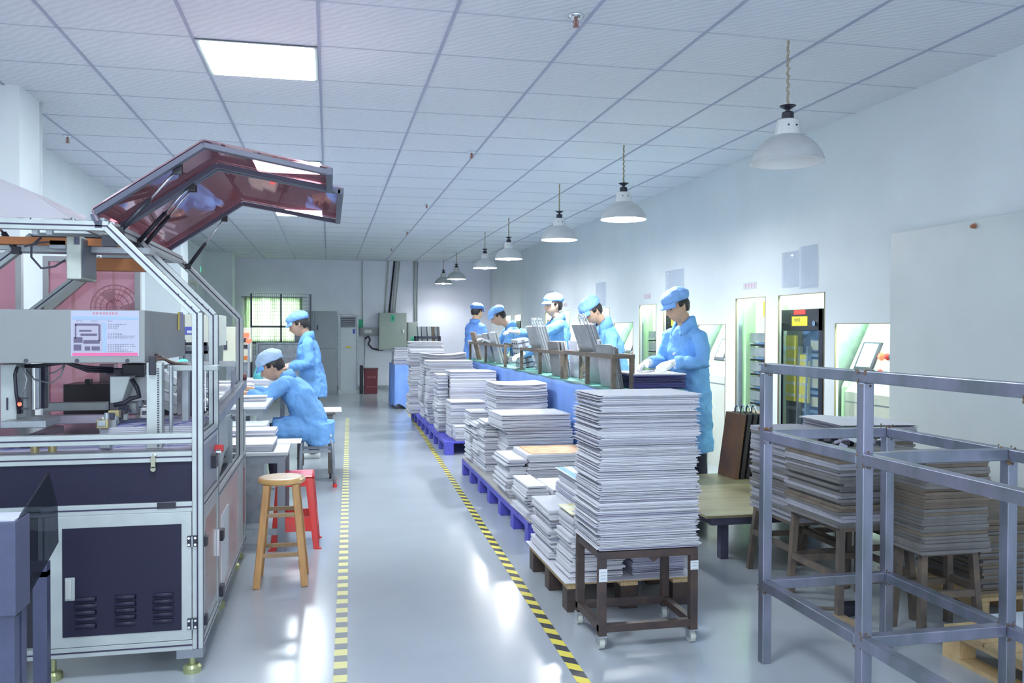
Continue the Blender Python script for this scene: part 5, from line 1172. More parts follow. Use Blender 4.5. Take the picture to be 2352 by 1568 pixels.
MB().box(a.x, b.x, 16.43, 16.47, a.z-.04, a.z).build('rail', DARK, t); MB().box(a.x, b.x, 16.83, 16.87, a.z-.04, a.z).build('rail', DARK, t); MB().box(a.x, b.x, 16.45, 16.85, .85, .88).build('shelf_board', DARK, t)
for k, (u0, u1, m_) in enumerate([(960, 966, 'light'), (968, 979, 'steel'), (981, 990, 'light'), (991, 996, 'rust'), (997, 1003, 'steel'), (1004, 1009, 'dark')]):
    p = ay(u0, 740, 16.5); q = ay(u1, 780, 16.5); o = MB().hexa([(p.x+.04, 16.5, .8801), (q.x+.04, 16.5, .8801), (q.x+.04, 16.8, .8801), (p.x+.04, 16.8, .8801), (p.x, 16.5, 1.44), (q.x, 16.5, 1.44), (q.x, 16.8, 1.44), (p.x, 16.8, 1.44)]).build('leaning_plate', PL[m_])
    tag(o, ('leftmost', 'second', 'third', 'fourth', 'fifth', 'rightmost')[k]+' plate from the left leaning in the far dark rack beyond the white piles', 'plate', 'plates in the far dark rack')
# ================================================================== right foreground
# welded steel frame
fr = thing('welded_rack', (2.05, 2.6, 0), 'welded bare steel tube frame in the right foreground', 'steel frame')
tw = .040; XA, XC = 1.775, 2.345; YA, YBb, YC_, YE = 3.25, 2.58, 3.25, 1.86
zt, zm, zl = 1.226, .948, .328
def tubep(p, q, w=tw, name='tube'): return MB().bar(p, q, w).build(name, GALV, fr, bevel=.003)
for y in (YA, YBb, YE): tubep((XA, y, 0), (XA, y, zt-tw/2), name='post')
for y in (YA, YBb, YE): tubep((XC, y, 0), (XC, y, zm+tw/2), name='post')
tubep((XA+.004, YE-.5, zt), (XA+.004, YA+.02, zt), name='top_rail')
for z in (zm, zl):
    tubep((XA-.002, YE-.5, z), (XA-.002, YBb-tw/2, z), name='rail'); tubep((XA-.002, YBb+tw/2, z), (XA-.002, YA-tw/2, z), name='rail')
    tubep((XC, YE-.5, z), (XC, YBb-tw/2, z), name='rail'); tubep((XC, YBb+tw/2, z), (XC, YA-tw/2, z), name='rail')
    for y in (YA, YBb, YE): tubep((XA+tw/2, y, z), (XC-tw/2, y, z), name='cross_tube')
rn = random.Random(2)
for x in (XA, XC):
    for y in (YA, YBb, YE):
        for z in (zm, zl)+((zt,) if x == XA else ()):
            wm = MB()
            for sy in (-1, 1):
                for q in range(6):
                    s = rn.uniform(.0025, .006); zz_ = z+rn.choice((-1, 1))*tw/2+rn.uniform(-.012, .012); wm.ell((x-tw/2-.0+rn.uniform(-.002, .004), y+sy*tw/2+rn.uniform(-.008, .008), zz_), (s*.35, s, s), 8, 5)
                    wm.ell((x+rn.uniform(-.015, .015), y-tw/2-.0005, zz_), (s, s*.15, s), 8, 5)
            wm.build('weld_bead', RUSTW, fr, smooth=True)
# platform
pf = thing('low_platform', (2.8, 5.4, 0), 'low plywood topped steel platform beside the wall machines', 'platform')
a = az(1622, 1197, .30); b = az(1742, 1190, .30)
MB().box(2.15, 3.62, 4.62, 6.0, .285, .30).build('deck', PLY, pf)
for y in (4.66, 5.96): MB().bar((2.19, y, .262), (3.58, y, .262), .045).build('rail', DARK, pf)
for x in (2.22, 3.56): MB().bar((x, 4.66, .262), (x, 5.96, .262), .045).build('rail', DARK, pf)
for x in (2.34, 3.56):
    for y in (4.80, 5.9): MB().box(x-.025, x+.025, y-.025, y+.025, 0, .24).build('leg', DARK, pf)
# brown boards with ring handles leaning
a0 = az(1625, 1080, .3)
for k in range(4):
    x = 2.88+k*.045; y = 5.72
    lab = 'rusty brown steel board, front one of the group standing on the platform' if k == 0 else ('first', 'second', 'last')[k-1]+' dark steel board with ring handle behind the rusty one on the platform'
    t = thing('steel_board', (x, y, .3), lab, 'steel board', None if k == 0 else 'dark steel boards on the platform')
    sh = .06
    MB().hexa([(x, y, .301), (x+.028, y, .301), (x+.028, y+.28, .301), (x, y+.28, .301), (x+sh*1.0, y-.0, .77), (x+.028+sh, y, .77), (x+.028+sh, y+.27, .77), (x+sh, y+.27, .77)]).build('board_body', mat('board_rust', (.20, .10, .05), .6, vscale=5, col2=(.10, .06, .05)) if k == 0 else mat('board_black', (.035, .03, .035), .5), t)
    c = Vector((x+.014+sh, y+.12, .772)); MB().tube([c+Vector((0, .035*math.cos(q), .055*math.sin(q))) for q in [PI*i/10 for i in range(11)]], .007, 8).build('ring_handle', CHROME, t, smooth=True)
# white bucket, wooden stool and bundle of hoses on platform
t = tag(MB().lathe([(.001, .301), (.05, .301), (.06, .46), (.055, .46), (.001, .45)], (3.12, 5.62, 0), 20).build('white_cup', LABELW), 'white cup like bucket beside the dark boards on the platform', 'bucket')
sx, sy = 3.02, 4.95
t = thing('round_stool', (sx, sy, .3), 'round yellow wooden stool seat behind the steel frame post', 'stool')
MB().lathe([(.001, .70), (.13, .70), (.14, .715), (.13, .735), (.001, .738)], (sx, sy, 0), 28).build('seat', SEATW, t)
for q in range(4): a = q*PI/2+.6; MB().bar((sx+.13*math.cos(a), sy+.13*math.sin(a), .301), (sx+.09*math.cos(a), sy+.09*math.sin(a), .70), .028).build('leg', WOODS, t)
for k in range(4):
    x = 2.78+k*.045; t = thing('hanging_bag', (x, 4.80+.02*k, .3), ('first', 'second', 'third', 'fourth')[k]+' grey fabric bag from the left beside the farthest left board stack' , 'bag', 'grey bags beside the board stack')
    MB().tube([(x, 4.8, .70), (x-.005, 4.79, .62), (x-.01, 4.78, .5), (x, 4.78, .40), (x, 4.78, .32)], [(.01, .02), (.018, .05), (.02, .06), (.018, .05), (.01, .03)], 10).build('bag_body', mat('grey_cloth', (.20, .21, .27), .8, var=.2, bump=.3, bscale=25), t, smooth=True)
t = tag(MB().box(2.60, 2.78, 4.68, 4.84, .301, .38).build('small_carton', mat('carton', (.42, .38, .32), .8), bevel=.004), 'small beige carton on the platform edge behind the frame', 'box')
t = tag(MB().lathe([(.001, .301), (.04, .301), (.045, .41), (.02, .43), (.001, .43)], (2.70, 4.98, 0), 14).build('dusty_jar', mat('jar', (.35, .34, .33), .3)), 'dusty jar with red mark on the platform', 'jar')
# board stacks on stools
def board_stack(x, y, z, w, d, n, th, lab, grp, rz=0, gap=0, mats=(BOARD, BOARDL, BOARD2), js=.012):
    for k in range(n):
        m_ = mats[RB.choice((0, 0, 1, 1, 2)) % len(mats)]
        o = MB().box(-w/2, w/2, -d/2, d/2, 0, th*.93).build('greyboard_sheet', m_); o.location = (x+RB.uniform(-js, js)*.6, y+RB.uniform(-js, js), z); o.rotation_euler = (0, 0, rz+RB.uniform(-.012, .012))
        tag(o, rank(n-1-k, n)+' '+lab, 'board', grp); z += th
        if gap and k % 4 == 3:
            pass
    return z
def sq_stool(x, y, w, d, h, lab, splay=.03):
    t = thing('iron_stool', (x, y, 0), lab, 'iron stool')
    for sx_, sy_ in ((-1, -1), (1, -1), (1, 1), (-1, 1)):
        MB().bar((x+sx_*(w/2+splay), y+sy_*(d/2+splay), 0), (x+sx_*w/2, y+sy_*d/2, h-.02), .03).build('leg', BROWN2, t)
    MB().box(x-w/2-.015, x+w/2+.015, y-d/2-.015, y+d/2+.015, h-.02, h).build('top_frame', BROWN2, t)
    for sy_ in (-1, 1): MB().bar((x-w/2, y+sy_*(d/2+splay*.6), .2), (x+w/2, y+sy_*(d/2+splay*.6), .2), .02, .03).build('stretcher', BROWN2, t)
    for sx_ in (-1, 1): MB().bar((x+sx_*(w/2+splay*.6), y-d/2, .22), (x+sx_*(w/2+splay*.6), y+d/2, .22), .02, .03).build('stretcher', BROWN2, t)
BROWN2 = mat('old_iron', (.16, .12, .09), .7, vscale=14, col2=(.09, .075, .07))
sq_stool(2.55, 4.33, .26, .40, .365, 'old iron stool under the farthest left stack of grey boards')
board_stack(2.55, 4.33, .3655, .30, .48, 34, .0138, 'grey board sheet in the farthest left stack behind the steel frame post', 'grey boards in the farthest left stack', 0, js=.016, mats=(BOARD, BOARDL, BOARDL, BOARD2))
sq_stool(2.54, 3.81, .36, .40, .455, 'old iron stool with splayed legs under the middle stack of grey boards', splay=.02)
zz = board_stack(2.54, 3.82, .4555, .42, .47, 24, .0152, 'grey board sheet in the middle stack behind the steel frame', 'grey boards in the middle stack', .02, js=.020, mats=(BOARD, BOARDL, BOARD2))
# dark clutter on the middle stack
rn = random.Random(31); t = thing('clip_pile', (2.5, 3.8, zz), 'heap of black clips and shiny foil scraps on the middle board stack', 'clips')
mb = MB()
for k in range(40):
    x = 2.40+rn.random()*.28; y = 3.66+rn.random()*.32; s = rn.uniform(.008, .02); mb.mi(rn.choice((0, 0, 1, 2))); mb.cbox((x, y, zz+s*.8), (s*2, s*3, s*1.5), Matrix.Rotation(rn.uniform(0, 3), 3, 'Z') @ Matrix.Rotation(rn.uniform(-.5, .5), 3, 'X'))
mb.build('clips_heap', [BLACK, PAPER3, CHROME], t)
sq_stool(2.73, 3.43, .26, .16, .395, 'dark iron stool under the right stack of grey boards', splay=.02)
z3 = board_stack(2.725, 3.43, .3955, .355, .28, 3, .0152, 'wider board sheet at the bottom of the right stack', 'wide boards at the bottom of the right stack', js=.008, mats=(BOARD, BOARDL))
z3 = board_stack(2.735, 3.435, z3, .33, .265, 24, .0152, 'grey board sheet in the right stack behind the frame', 'grey boards in the right stack', js=.010, mats=(BOARD, BOARD2, BOARD))
o = MB().box(-.20, .20, -.14, .14, 0, .012).build('greyboard_sheet', BOARDL); o.location = (2.76, 3.44, z3); tag(o, 'pale board topping the right board stack', 'board')
# stack behind with white paper
sq_stool(2.93, 4.35, .34, .40, .345, 'dark iron stool under the stack topped with white paper')
z6 = board_stack(2.93, 4.35, .3455, .40, .46, 30, .0155, 'board sheet in the rear stack topped with white paper', 'boards in the rear stack', js=.012)
o = bundle_mesh(.40, .50, .05, 10, .006).build('paper_bundle', [PAPER2, PAPER3, BOARD]); o.location = (2.93, 4.33, z6+.0005); o.rotation_euler = (0, 0, -.06); tag(o, 'lilac paper bundle under the top white sheets on the rear board stack', 'paper bundle')
mb = MB(); N = 8; v = []
for zt_ in (0, .006):
    for i in range(N+1):
        for j in range(N+1):
            x = -.22+.44*i/N; y = -.26+.52*j/N; v.append((x, y, zt_+.004-.022*max(0, (.12-i/N))*4*0+.006*math.sin(i*.8)*(j/N)))
n1 = (N+1)*(N+1); fs = []
for i in range(N):
    for j in range(N):
        a = i*(N+1)+j; q = (a, a+N+1, a+N+2, a+1); fs.append(tuple(k+n1 for k in q)); fs.append(q[::-1])
o = mb.add(v, fs).build('paper_sheet', PAPER); o.location = (2.92, 4.33, z6+.054); o.rotation_euler = (0, 0, -.10); tag(o, 'white top sheets lying on the rear board stack by the wall console', 'paper')
# pallets
def wpallet(x0, x1, y0, y1, h, lab):
    t = thing('wooden_pallet', ((x0+x1)/2, (y0+y1)/2, 0), lab, 'pallet')
    n = max(3, int((y1-y0)/.11))
    for k in range(n): ya = y0+(y1-y0)*k/n; MB().box(x0, x1, ya+.006, ya+(y1-y0)/n-.006, h-.018, h).build('deck_board', WOODL, t, bevel=.002)
    for x in (x0, (x0+x1)/2-.04, x1-.08):
        MB().box(x, x+.08, y0, y1, h-.036, h-.018).build('stringer', WOODL, t)
        for y in (y0, y1-.10): MB().box(x, x+.08, y, y+.10, .018, h-.036).build('block', WOODL, t, bevel=.002)
        MB().box(x, x+.08, y0, y1, 0, .018).build('bottom_board', WOODL, t)
wpallet(2.56, 3.35, 2.25, 3.17, .135, 'light wooden pallet on the floor at the lower right, nearest the camera')
wpallet(3.02, 3.64, 3.52, 4.08, .10, 'light wooden pallet under the lowest dark board stack')
board_stack(3.34, 3.82, .1005, .46, .46, 24, .0150, 'dark board sheet in the low stack on the wooden pallet', 'dark boards in the low stack on the wooden pallet', js=.014, mats=(BOARD, BOARD2, BOARD))
o = MB().box(-.30, .30, -.30, .30, 0, .03).build('foam_sheet', mat('pale_blue_sheet', (.50, .56, .64), .6), bevel=.004); o.location = (3.02, 2.86, .1355); tag(o, 'pale blue grey sheet on the nearest wooden pallet', 'sheet')
# broom head like brush on the floor
t = thing('floor_brush', (2.55, 3.95, 0), 'dark brush with thin handle lying on the floor between the iron stools', 'brush')
MB().box(2.42, 2.56, 3.68, 3.76, 0, .055).build('brush_head', BLACK, t, bevel=.01); MB().cyl((2.24, 3.78, .03), (2.42, 3.72, .03), .010, 8).build('handle', RUSTY, t)
tag(MB().box(2.30, 2.37, 3.50, 3.60, 0, .05).build('small_wood_block', mat('woodblock', (.30, .22, .14), .7), bevel=.004), 'small brown wood block on the floor behind the frame post', 'block')
# ================================================================== people (local frame: facing +x, left side +y)
CLOUD = bpy.data.textures.new('folds', 'CLOUDS'); CLOUD.noise_scale = .10; CLOUD.noise_depth = 2
CLOUD2 = bpy.data.textures.new('cap_folds', 'CLOUDS'); CLOUD2.noise_scale = .035; CLOUD2.noise_depth = 1
def ring(c, a, b, ra, rb, n=20, sq=0.):
    out = []
    for i in range(n):
        t = 2*PI*i/n; ca, sa = math.cos(t), math.sin(t)
        if sq: ca = math.copysign(abs(ca)**(1-sq), ca); sa = math.copysign(abs(sa)**(1-sq), sa)
        out.append(Vector(c)+a*ca*ra+b*sa*rb)
    return out
def remesh(o, vox, disp=0., tex=None, smooth=4):
    m = o.modifiers.new('r', 'REMESH'); m.mode = 'VOXEL'; m.voxel_size = vox; m.use_smooth_shade = True
    if smooth: s = o.modifiers.new('s', 'SMOOTH'); s.iterations = smooth; s.factor = .5
    if disp: d = o.modifiers.new('d', 'DISPLACE'); d.texture = tex; d.strength = disp; d.mid_level = .5; d.texture_coords = 'LOCAL'
def headframe(hc, pitch, yaw=0., roll=0.):
    R = Matrix.Rotation(yaw, 3, 'Z') @ Matrix.Rotation(pitch, 3, 'Y') @ Matrix.Rotation(roll, 3, 'X')
    return R, lambda p: R @ Vector(p) + Vector(hc)
def head_point(t, p):
    """t: polar 0 (top)..pi (bottom); p: azimuth, 0 = face"""
    x = math.sin(t)*math.cos(p); y = math.sin(t)*math.sin(p); z = math.cos(t)
    rx, ry, rz = .096, .076, .118
    fx = x*rx; fy = y*ry; fz = z*rz
    if z < 0: k = 1-.30*(-z)**1.3; fy *= k; fx = fx*(1-.12*(-z)**1.5)+(.012*(-z) if x > 0 else .02*(-z))
    if x < 0: fx *= 1.05; 
    front = max(0, math.cos(p)) if math.sin(t) > .2 else 0
    g = lambda zz, ww, pp, pw: math.exp(-((fz-zz)/ww)**2)*math.exp(-((abs(p)-pp)/pw)**2)
    if x > 0:
        fx += .026*g(-.022, .017, 0, .16)+.012*g(.0, .02, 0, .12)        # nose
        fx -= .010*g(.012, .014, .36, .16)                                 # eye sockets
        fx += .005*g(.036, .012, .3, .4)                                   # brow
        fx += .008*g(-.056, .010, 0, .30)-.004*g(-.066, .005, 0, .3)+.007*g(-.073, .008, 0, .25)  # lips
        fx += .008*g(-.102, .016, 0, .35)                                  # chin
    return Vector((fx, fy, fz))
def hand_chain(mb, wrist, dirv, palmn, sc=1., curl=.35, spread=1., thumb=1, fat=0.):
    """palm + five fingers; dirv = pointing direction, palmn = palm normal (side the fingers curl to)"""
    d = Vector(dirv).normalized(); n = Vector(palmn); n = (n-d*n.dot(d)).normalized(); s = d.cross(n).normalized()*thumb
    w = Vector(wrist); f = fat
    mb.loft([ring(w-d*.01, s, n, .026*sc+f, .019*sc+f, 12), ring(w+d*.02*sc, s, n, .034*sc+f, .018*sc+f, 12, .2), ring(w+d*.055*sc, s, n, .042*sc+f, .016*sc+f, 12, .3), ring(w+d*.088*sc, s, n, .041*sc+f, .013*sc+f, 12, .3)])
    for k, (o, L, r) in enumerate(((.031, .070, .0092), (.010, .080, .0095), (-.011, .074, .0090), (-.031, .056, .0080))):
        b = w+d*.082*sc+s*o*sc; c = curl*(1+.15*k); pts = [b-d*.02*sc, b]; a = c*.5; q = b
        for seg in (.42, .32, .26):
            dd = (d*math.cos(a)+n*math.sin(a)+s*o*1.6*spread*.9).normalized(); q = q+dd*L*seg*sc; pts.append(q.copy()); a += c
        mb.tube(pts, [(r*sc+f, r*sc+f)]*3+[(r*.95*sc+f,)*2, (r*.72*sc+f,)*2][:len(pts)-3], 8)
    b = w+d*.02*sc+s*.028*sc; dd = (d*.75+s*.72+n*.25).normalized(); q = b+dd*.036*sc; dd2 = (d*.95+s*.30+n*.35).normalized(); q2 = q+dd2*.030*sc; q3 = q2+dd2*.022*sc
    mb.tube([b-dd*.01, b+dd*.005, q, q2, q3], [.013*sc+f, .013*sc+f, .011*sc+f, .0098*sc+f, .007*sc+f], 8)
def person(loc, rz, lab, J, cap='visor', coat=COATM, capm=CAPM, gloves=(1, 1), trousers=True, hem=.50, sc=1., skirt=1., watch=None, slouch=0., buttons=False, name='person'):
    """J: joints in local metres: hip, chest, neck, head, pitch, yaw, shL,elL,wrL, shR,elR,wrR, knL,anL, knR,anR, hand dirs"""
    t = thing(name, loc, lab, 'person', None, rz); local(t); t['_local'] = 1
    V = Vector; hip, chest, neck, hc = V(J['hip']), V(J['chest']), V(J['neck']), V(J['head'])
    R, H = headframe(hc, J.get('pitch', 0), J.get('yaw', 0), J.get('roll', 0))
    Yv = V((0, 1, 0)); 
    def build(mb, n, m, par=t, **k):
        o = mb.build(n, m, None, org=(0, 0, 0), **k); o.parent = par; return o
    # --- body: one continuous surface
    b = MB(); rings = []
    NT, NPp = 34, 44
    for i in range(NT+1):
        tt = .02+(PI-.04)*i/NT; rings.append([H(head_point(tt, -PI+2*PI*k/NPp)) for k in range(NPp)])
    b.loft(rings)
    for s in (-1, 1):  # ears
        e = [H(V((-.008, s*.073, .012))), H(V((-.012, s*.084, .018))), H(V((-.010, s*.084, -.005))), H(V((-.002, s*.078, -.026)))]
        b.tube(e, [(.010, .008), (.013, .008), (.012, .007), (.007, .006)], 8)
        b.ell(H(V((-.008, s*.079, .0))), (.014, .007, .026), 10, 8, R)
    b.tube([hc+R @ V((-.015, 0, -.06)), hc+R @ V((-.022, 0, -.10)), neck, chest.lerp(neck, .4)], [(.058, .052), (.054, .052), (.056, .054), (.06, .06)], 16)
    ch = chest
    b.loft([ring(hip, V((1, 0, 0)), Yv, .09, .13), ring(hip.lerp(ch, .5), V((1, 0, 0)), Yv, .08, .115), ring(ch, V((1, 0, 0)), Yv, .085, .14), ring(ch.lerp(neck, .70), V((1, 0, 0)), Yv, .05, .07)])
    for s in 'LR':
        sh, el, wr = V(J['sh'+s]), V(J['el'+s]), V(J['wr'+s])
        b.tube([ch.lerp(neck, .45), ch.lerp(neck, .40).lerp(sh, .75), sh+(el-sh)*.14, sh.lerp(el, .5), el, el.lerp(wr, .35), wr], [.032, .034, .034, .034, .032, .035, .024], 12)
        kn, an = V(J['kn'+s]), V(J['an'+s]); hp = hip+V((0, .085 if s == 'L' else -.085, -.02))
        b.tube([hip+V((0, 0, .02)), hp, hp.lerp(kn, .5), kn, kn.lerp(an, .35), an], [.07, .078, .066, .05, .05, .032], 12)
        f = V(J.get('ft'+s, (1, 0, 0))); b.tube([an+V((0, 0, -.0)), an-f*.03+V((0, 0, -.045)), an+f*.10+V((0, 0, -.055)), an+f*.15+V((0, 0, -.058))], [.03, .032, .030, .018], 10)
        hd = V(J.get('hd'+s, (wr-el).normalized())); pn = V(J.get('pn'+s, (0, 0, -1)))
        hand_chain(b, wr, hd, pn, 1., J.get('curl', .45), thumb=1 if s == 'R' else -1)
    body = build(b, 'body', SKIN); remesh(body, .0058, smooth=2)
    # --- face details
    f = MB()
    for s in (-1, 1): 
        p = head_point(PI/2-.10, s*.40); f.ell(H(p+V((.001, 0, .001))), (.0045, .0145, .004), 10, 6, R @ Matrix.Rotation(s*.45, 3, 'Z'))
    build(f, 'eye', mat('lash_dark', (.03, .02, .02), .4))
    f = MB()
    for s in (-1, 1):
        p = head_point(PI/2-.30, s*.42); f.ell(H(p+V((.001, 0, 0))), (.004, .018, .0035), 10, 6, R @ Matrix.Rotation(s*.45, 3, 'Z'))
    build(f, 'eyebrow', HAIR)
    f = MB(); p = head_point(PI/2+.56, 0); f.ell(H(p+V((-.001, 0, 0))), (.005, .022, .004), 12, 6, R); build(f, 'mouth', LIP)
    # --- hair
    hr = MB(); rg = []
    for i in range(13):
        tt = .4+(2.02-.4)*i/12; rw = []
        for k in range(37):
            pp = 1.28+(2*PI-2.56)*k/36; q = head_point(tt, pp if pp <= PI else pp-2*PI); lim = 1.50 if abs(pp-PI) > 1.55 else (1.66 if abs(pp-PI) > 1.2 else 1.98)
            tt2 = min(tt, lim); q = head_point(tt2, pp if pp <= PI else pp-2*PI); rw.append(H(q*1.07+V((-.002, 0, 0))))
        rg.append(rw)
    v = [p for r in rg for p in r]; n = 37
    hr.add(v, [(i*n+k, i*n+k+1, (i+1)*n+k+1, (i+1)*n+k) for i in range(12) for k in range(36)])
    h = build(hr, 'hair', HAIR, smooth=True); sm = h.modifiers.new('s', 'SOLIDIFY'); sm.thickness = .010; sm.offset = .6
    # --- cap
    c = MB(); rg = []
    for i in range(15):
        a = i/14; zz = .060+(.090)*math.sin(a*PI/2) if cap != 'puff' else .052+.106*math.sin(a*PI/2)
        rr = math.cos(a*PI/2)**.55 if i < 14 else .02
        bulge = 1+.13*math.sin(min(1, a*1.6)*PI)
        row = []
        for k in range(44):
            p = 2*PI*k/44; w = 1+.018*math.sin(p*13+i*.8)*(1 if a < .9 else 0)
            bx = .110*rr*bulge*w*(1.0 if math.cos(p) > 0 else 1.08); by = .090*rr*bulge*w
            row.append(H(V((bx*math.cos(p)-.006-.018*a, by*math.sin(p), zz-(.024*(1-a) if math.cos(p) < 0 else 0)*abs(math.cos(p))))))
        rg.append(row)
    c.loft(rg, caps=True); co = build(c, 'cap', capm, smooth=True)
    d = co.modifiers.new('d', 'DISPLACE'); d.texture = CLOUD2; d.strength = .018; d.mid_level = .5; d.texture_coords = 'LOCAL'
    bd = MB(); bd.loft([[H(V((.1085*math.cos(2*PI*k/40)*(1 if math.cos(2*PI*k/40) > 0 else 1.06)-.004, .087*math.sin(2*PI*k/40), z-(.022*abs(math.cos(2*PI*k/40)) if math.cos(2*PI*k/40) < 0 else 0)))) for k in range(40)] for z in (.054, .074)], caps=False)
    bo = build(bd, 'cap_band', capm if capm is not CAPL else CAPD, par=co, smooth=True); bo.modifiers.new('s', 'SOLIDIFY').thickness = .004
    if cap:
        vb = MB(); rows = []
        for j in range(5):
            r = []
            for k in range(17):
                p = -1.05+2.1*k/16; e = j/4; rad = 1+.42*e*math.cos(p)**1.2
                r.append(H(V((.104*rad*math.cos(p), .088*(1+.08*e)*math.sin(p), .064-.030*e*(1 if cap == 'visor' else 1.2)-.012*e*abs(math.sin(p))))))
            rows.append(r)
        v = [p for r in rows for p in r]; vb.add(v, [(j*17+k, j*17+k+1, (j+1)*17+k+1, (j+1)*17+k) for j in range(4) for k in range(16)])
        vo = build(vb, 'visor', capm if capm is not CAPL else COATM, par=co, smooth=True); vo.modifiers.new('s', 'SOLIDIFY').thickness = .004
    # --- coat
    m = MB(); X = V((1, 0, 0)); hw = J.get('hw', .19); 
    ax_ = (ch-hip).normalized(); fr_ = Yv.cross(ax_).normalized()
    hemc = V(J.get('hemc', (hip.x, 0, hem)))
    if J.get('seated'):
        m.loft([ring(hip+V((.02, 0, -.02)), fr_, Yv, .155, .20, 24, .1), ring(hip.lerp(ch, .3), fr_, Yv, .140, .185, 24, .1), ring(hip.lerp(ch, .7), fr_, Yv, .135, .19, 24, .1), ring(ch, fr_, Yv, .135, .195, 24, .15), ring(ch.lerp(neck, .55), fr_, Yv, .105, .155, 24), ring(neck.lerp(ch, .12), fr_, Yv, .065, .075, 24)])
        for s in (1, -1):
            kn = V(J['knL' if s > 0 else 'knR']); m.tube([hip+V((-.02, s*.08, -.03)), hip.lerp(kn, .5)+V((0, s*.05, 0)), kn+V((-.02, 0, 0))], [(.11, .12), (.10, .105), (.085, .09)], 14)
        m.loft([ring(hip+V((-.03, 0, .02)), X, Yv, .15, .20, 24, .1), ring(hip+V((-.06, 0, -.17)), X, Yv, .12, .21, 24, .1)])
        m.loft([ring(hip.lerp(kn, .75)+V((0, -kn.y if False else 0, .03)), X, Yv, .10, .20, 20, .1), ring(hip.lerp(kn, .8)+V((0.02, 0, -.20)), X, Yv, .08, .21, 20, .1)])
    else:
        m.loft([ring(hemc, X, Yv, .150*skirt, hw*1.12*skirt, 24, .1), ring(hemc.lerp(hip, .55), X, Yv, .145, hw*1.06, 24, .1), ring(hip, X, Yv, .138, hw*.98, 24, .1), ring(hip.lerp(ch, .5), fr_, Yv, .125, hw*.90, 24, .1), ring(ch, fr_, Yv, .128, hw*.98, 24, .15), ring(ch.lerp(neck, .45), fr_, Yv, .108, hw*.92, 24, .1), ring(ch.lerp(neck, .72), fr_, Yv, .088, hw*.70, 24), ring(neck.lerp(ch, .12), fr_, Yv, .064, .072, 24)])
    for s in 'LR':
        sh, el, wr = V(J['sh'+s]), V(J['el'+s]), V(J['wr'+s]); cf = el.lerp(wr, J.get('cuff', .86))
        m.tube([ch.lerp(neck, .5)+(sh-ch.lerp(neck, .5))*.25, ch.lerp(neck, .45).lerp(sh, .75), sh+(el-sh)*.12, sh.lerp(el, .5), el, el.lerp(cf, .5), cf], [.060, .062, .062, .062, .060, .058, .044], 16)
    cm2 = build(m, 'coat', coat); remesh(cm2, .0105, .042, CLOUD, 3)
    cl = MB(); nn = 26; rows = []
    for (cc_, fa, ra, rb) in ((neck.lerp(ch, .16), .0, .076, .086), (neck.lerp(ch, -.20), -.006, .066, .072), (neck.lerp(ch, -.14), -.006, .080, .090), (neck.lerp(ch, .24), .010, .100, .116)):
        row = []
        for k in range(nn+1):
            p = .42+(2*PI-.84)*k/nn; dz = .055*max(0, math.cos(p))**1.5
            row.append(cc_+fr_*(fa+ra*math.cos(p)*1.02)+Yv*rb*math.sin(p)-(neck-ch).normalized()*dz)
        rows.append(row)
    v = [p for r in rows for p in r]; cl.add(v, [(j*(nn+1)+k, j*(nn+1)+k+1, (j+1)*(nn+1)+k+1, (j+1)*(nn+1)+k) for j in range(3) for k in range(nn)])
    cc = build(cl, 'collar', coat, par=cm2, smooth=True); cc.modifiers.new('s', 'SOLIDIFY').thickness = .005
    if buttons:
        bt = MB()
        for zf in (.95, .62, .30, -.02):
            p = hip.lerp(ch, zf); bt.cyl(p+fr_*.118, p+fr_*.150, .009, 12)
        build(bt, 'button', mat('button_white', (.75, .78, .82), .4), par=cm2)
    # --- gloves
    for s, gl in zip('LR', gloves):
        if gl:
            wr, el = V(J['wr'+s]), V(J['el'+s]); g = MB(); hd = V(J.get('hd'+s, (wr-el).normalized()))
            hand_chain(g, wr, hd, J.get('pn'+s, (0, 0, -1)), 1.02, J.get('curl', .45), thumb=1 if s == 'R' else -1, fat=.003)
            g.tube([wr-(wr-el).normalized()*.045, wr, wr+hd*.02], [(.033, .033), (.030, .028), (.034, .024)], 12)
            go = build(g, 'glove', GLOVEM); remesh(go, .0052, smooth=2)
    if watch:
        wr, el = V(J['wr'+watch]), V(J['el'+watch]); p = el.lerp(wr, .93); d = (wr-el).normalized(); w = MB().cyl(p-d*.008, p+d*.008, .031, 16); build(w, 'watch', LABELW)
    # --- trousers and shoes
    if trousers:
        m = MB()
        m.loft([ring(hip+V((0, 0, -.08)), X, Yv, .09, .125, 20), ring(hip+V((0, 0, .03)), X, Yv, .085, .12, 20)])
        for s, sg in (('L', 1), ('R', -1)):
            kn, an = V(J['kn'+s]), V(J['an'+s]); hp = hip+V((0, sg*.085, -.03)); m.tube([hp, hp.lerp(kn, .5), kn, kn.lerp(an, .5), an+V((0, 0, -.01))], [.062, .072, .068, .064, .060], 14)
        tr = build(m, 'trousers', TROUS); remesh(tr, .012, .012, CLOUD, 2)
        for s in 'LR':
            an = V(J['an'+s]); f = V(J.get('ft'+s, (1, 0, 0))); z0 = -an.z
            sh_ = MB().loft([ring(an+f*x+V((0, 0, z)), Vector((-f.y, f.x, 0)), V((0, 0, 1)), wx, wz, 14) for x, z, wx, wz in ((-.065, -.045, .02, .03), (-.05, -.045, .036, .043), (.02, -.045, .042, .043), (.10, -.056, .045, .031), (.165, -.062, .035, .024), (.185, -.066, .012, .014))])
            build(sh_, 'shoe', mat('shoe_white', (.60, .64, .62), .6), smooth=True)
    return t
